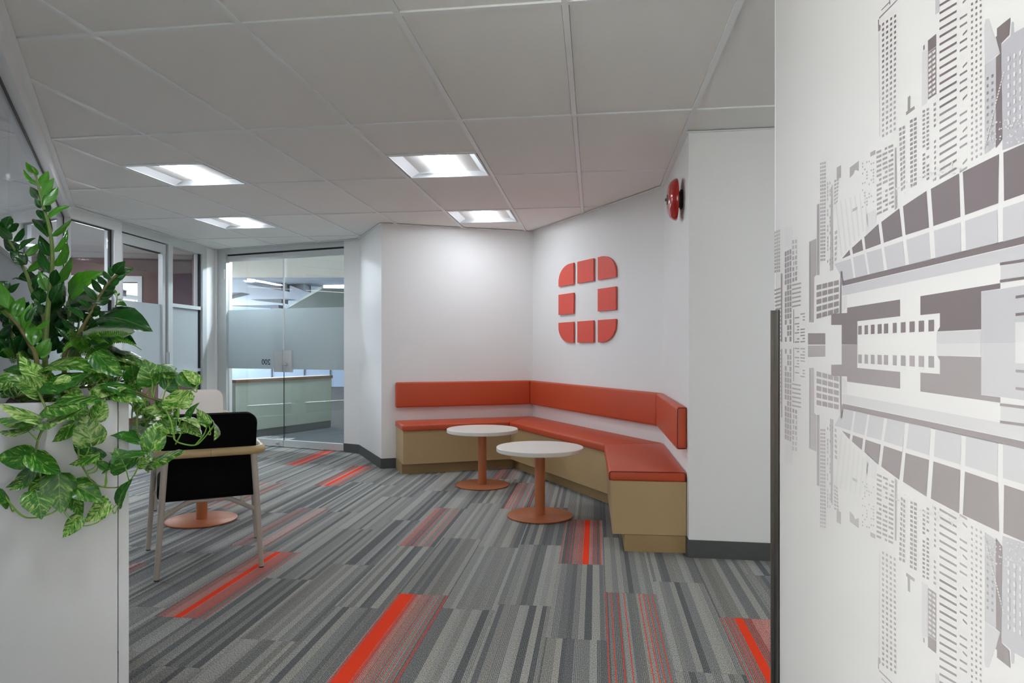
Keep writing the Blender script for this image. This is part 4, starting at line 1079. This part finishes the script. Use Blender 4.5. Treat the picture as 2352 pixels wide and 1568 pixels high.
# fern
fn = plant('fern', 'light green fern with feathery fronds in the middle of the planter')
def frond(parent, pts, wd, m=LM['fern']):
    pp = spline(pts, 8); bm = bmesh.new(); tube(bm, pp, .0012, 5); n = len(pp)
    for i in range(1, n-1):
        t_ = (pp[i+1]-pp[i-1]).normalized(); f = i/n; w_ = wd*(math.sin(PI*min(1, f*1.05+.12))**.7)*(1-f*.35)
        view = (EYEV-pp[i]).normalized(); sd = t_.cross(view).normalized(); hw = .30*(pp[i+1]-pp[i-1]).length*.75
        for sg in (-1, 1):
            tip = pp[i]+sd*sg*w_+t_*w_*.35+view*rl.uniform(-.004, .004); md = pp[i]+sd*sg*w_*.5+t_*w_*.15
            vs = [bm.verts.new(pp[i]-t_*hw*.5), bm.verts.new(md-t_*hw), bm.verts.new(tip), bm.verts.new(md+t_*hw), bm.verts.new(pp[i]+t_*hw*.5)]
            bm.faces.new(vs)
    return obj('frond', bm, m, parent, sm=True)
def fr(p0, p1, lift, wd, Y0=2.1, Y1=1.98, ref=c5):
    a = P(*ref(*p0), Y0); b = P(*ref(*p1), Y1); frond(fn, [a, a.lerp(b, .33)+Vector((0, 0, lift)), a.lerp(b, .7)+Vector((0, 0, lift*.9)), b], wd)
for q in (((1000, 900), (1398, 768), .012, .022), ((980, 960), (1390, 880), .02, .014), ((900, 900), (1290, 800), .02, .016), ((850, 930), (1130, 760), .01, .016), ((800, 950), (960, 830), .02, .014), ((880, 950), (640, 1010), .03, .014), ((1000, 960), (1500, 940), .03, .012),
          ((900, 970), (1150, 870), .02, .016), ((820, 900), (700, 780), .02, .014), ((940, 900), (1060, 790), .02, .016), ((150, 1080), (0, 960), .02, .014), ((300, 1120), (180, 990), .02, .014), ((1100, 940), (1240, 860), .015, .014), ((900, 1000), (700, 900), .02, .015), ((960, 990), (860, 820), .01, .015)): fr(*q)

# pothos
def pothos(label, vines, leaves, dY):
    root = plant('pothos', label)
    vp = []
    for pts, r0, r1, m, yo in vines:
        w3 = [P(*c2(x, y), Yf(c2(x, y)[0])+yo+(z[0] if z else 0)) for x, y, *z in pts]
        stem(root, w3, r0, r1, m, 'vine'); vp += spline(w3, 5)
    for i, (bx, by, tx, ty, w_, yo) in enumerate(leaves):
        pb_ = c2(bx, by); b = P(*pb_, Yf(pb_[0])+yo+rl.uniform(-.008, .008)); pt_ = c2(tx, ty); t_ = P(*pt_, Yf(pb_[0])+yo+rl.uniform(-.045, .012))
        leaf(root, b, b.lerp(t_, 1.06), w_*1.15/2.852, 'pothos', 'pothos', .78)
        if vp:
            q = min(vp, key=lambda v: (v-b-Vector((0, 0, -.03))).length)
            if .004 < (q-b).length < .3:
                dirn = (t_-b).normalized(); stem(root, [q, q.lerp(b, .55)-Vector((0, 0, .012))-dirn*.008, b+dirn*.004], .0021, .0015, STEML, 'petiole', 6, 4)
    return root
f_, o_ = -.05, .10
vinesL = [([(250, 430, .06), (285, 500), (320, 600), (265, 700), (240, 780), (230, 880), (265, 980), (320, 1080), (400, 1190)], .0034, .0024, STEMG, f_),
          ([(0, 1060), (60, 1150), (150, 1240), (235, 1250), (330, 1225), (400, 1190), (440, 1240), (520, 1302), (640, 1280), (700, 1190)], .0024, .0016, STEML, f_),
          ([(640, 1280), (720, 1210), (775, 1150)], .0016, .001, STEML, f_),
          ([(470, 560, .06), (480, 670), (512, 730), (518, 860), (560, 950), (600, 1010), (670, 1050), (800, 1045), (880, 970), (905, 905)], .0032, .0016, STEMG, f_)]
leafL = [(235, 610, -20, 560, 105, f_+.01), (250, 600, 0, 483, 70, f_-.02), (310, 612, 560, 545, 52, f_-.02), (400, 490, 590, 605, 150, f_+.02), (595, 765, 560, 583, 175, f_-.02), (480, 640, 333, 745, 82, f_), (185, 672, -10, 690, 48, f_-.02), (200, 850, -30, 850, 145, f_),
         (215, 835, 392, 970, 125, f_-.01), (228, 912, 60, 1050, 92, f_), (182, 1000, 66, 1072, 62, f_), (310, 980, 188, 1145, 125, f_+.01), (385, 980, 405, 1205, 185, f_), (238, 1085, 278, 1242, 178, f_-.02), (482, 1040, 672, 1130, 135, f_+.01), (700, 1150, 543, 1274, 112, f_-.02),
         (516, 1245, 408, 1374, 92, f_-.01), (480, 1110, 535, 1240, 85, f_+.01), (655, 855, 488, 758, 100, f_), (635, 843, 450, 887, 62, f_-.02), (825, 928, 770, 812, 160, f_-.01), (938, 822, 715, 800, 52, f_-.02), (905, 905, 985, 862, 66, f_-.02), (695, 925, 628, 876, 52, f_-.01),
         (778, 1162, 828, 1003, 55, f_), (58, 1150, -5, 1050, 48, f_), (625, 605, 682, 474, 105, f_-.01), (700, 925, 760, 885, 46, f_), (345, 512, 640, 448, 82, f_-.02), (265, 438, 72, 312, 115, .02)]
pothos('trailing variegated pothos hanging down the planter front', vinesL, leafL, 0)
g_ = .03
vinesR = [([(760, 420, .1), (890, 430), (960, 455), (1060, 490)], .0045, .0035, STEMD, g_), ([(890, 440), (870, 520), (862, 620), (858, 690)], .0028, .0016, STEMG, g_),
          ([(900, 540), (900, 650), (915, 740), (945, 850), (975, 950)], .003, .0018, STEMG, g_-.02), ([(960, 500), (1010, 560), (1060, 600)], .003, .002, STEMD, g_),
          ([(1075, 520), (1120, 620), (1135, 700), (1145, 740), (1190, 765), (1280, 775), (1340, 725), (1385, 665), (1404, 640)], .0028, .0015, STEML, g_-.03), ([(1172, 515), (1168, 600), (1190, 680), (1150, 770)], .0026, .002, STEML, g_-.03),
          ([(1280, 775), (1340, 700), (1358, 630)], .0024, .0016, STEML, g_-.03), ([(1180, 700), (1230, 640), (1240, 600)], .002, .0012, STEML, g_-.03), ([(1180, 430), (1250, 420), (1300, 380), (1328, 345)], .002, .0012, STEML, g_)]
leafR = [(1000, 373, 962, 230, 160, g_), (1062, 282, 1200, 322, 55, g_+.02), (1085, 405, 1150, 318, 112, g_), (1178, 322, 1300, 390, 84, g_), (1290, 364, 1205, 268, 66, g_), (1172, 512, 1150, 412, 175, g_-.02), (1176, 508, 1268, 452, 90, g_-.02), (910, 742, 748, 692, 74, g_-.03), (995, 790, 1040, 613, 135, g_-.03),
         (1052, 650, 903, 598, 44, g_), (1074, 652, 1224, 676, 52, g_-.02), (988, 880, 1192, 793, 60, g_-.04), (1105, 560, 938, 520, 92, g_), (1066, 480, 1112, 565, 70, g_+.02), (1230, 602, 1284, 490, 38, g_-.02), (1372, 632, 1284, 540, 66, g_-.03), (1225, 628, 1324, 708, 70, g_-.03), (1404, 636, 1430, 729, 24, g_-.03),
         (1180, 602, 1314, 630, 28, g_-.03), (950, 480, 885, 590, 80, g_+.03), (878, 352, 868, 262, 105, g_+.02), (900, 425, 845, 345, 85, g_+.04), (1130, 650, 1060, 560, 60, g_), (985, 800, 1000, 870, 46, g_-.03), (1045, 250, 1140, 275, 60, g_+.02), (1020, 280, 880, 215, 60, g_+.05), (700, 385, 930, 470, 70, g_), (845, 470, 775, 448, 50, g_)]
for k in range(18):
    x = rl.uniform(900, 1180); y = rl.uniform(380, 620); a = rl.uniform(0, 2*PI); l = rl.uniform(40, 85)
    leafR.append((x, y, x+l*math.cos(a), y+l*math.sin(a), rl.uniform(24, 50), g_+rl.uniform(.05, .16)))
pothos('variegated pothos spreading right of the planter in front of the black chair', vinesR, leafR, 0)
vinesT = [([(100, 470, .12), (300, 420, .1), (500, 400, .1), (750, 380, .1)], .004, .003, STEMD, .0)]
leafT = [(312, 352, 128, 198, 112, .05), (110, 322, -50, 410, 95, .08), (322, 362, 592, 326, 108, .03), (320, 268, 652, 240, 72, .1), (605, 235, 628, 126, 86, .2), (620, 195, 722, 132, 66, .25), (640, 180, 795, 328, 130, .08), (655, 258, 668, 380, 160, .1), (628, 402, 832, 412, 82, .03), (738, 168, 935, 212, 84, .16),
         (760, 200, 1000, 250, 60, .14), (560, 300, 740, 345, 90, .12), (820, 215, 700, 160, 60, .2), (440, 330, 330, 420, 70, .02), (60, 275, 200, 300, 50, .1), (850, 230, 1060, 262, 60, .12), (360, 400, 540, 420, 60, .02), (780, 440, 930, 470, 60, .0)]
for k in range(40):
    x = rl.uniform(-30, 900); y = rl.uniform(250, 440); a = rl.uniform(-.6, PI+.6); l = rl.uniform(80, 160)
    leafT.append((x, y, x+l*math.cos(a), y+l*math.sin(a)*.5, rl.uniform(40, 90), rl.uniform(.2, .4)))
pothos('cream-streaked pothos leaves crowding the planter top', vinesT, leafT, 0)
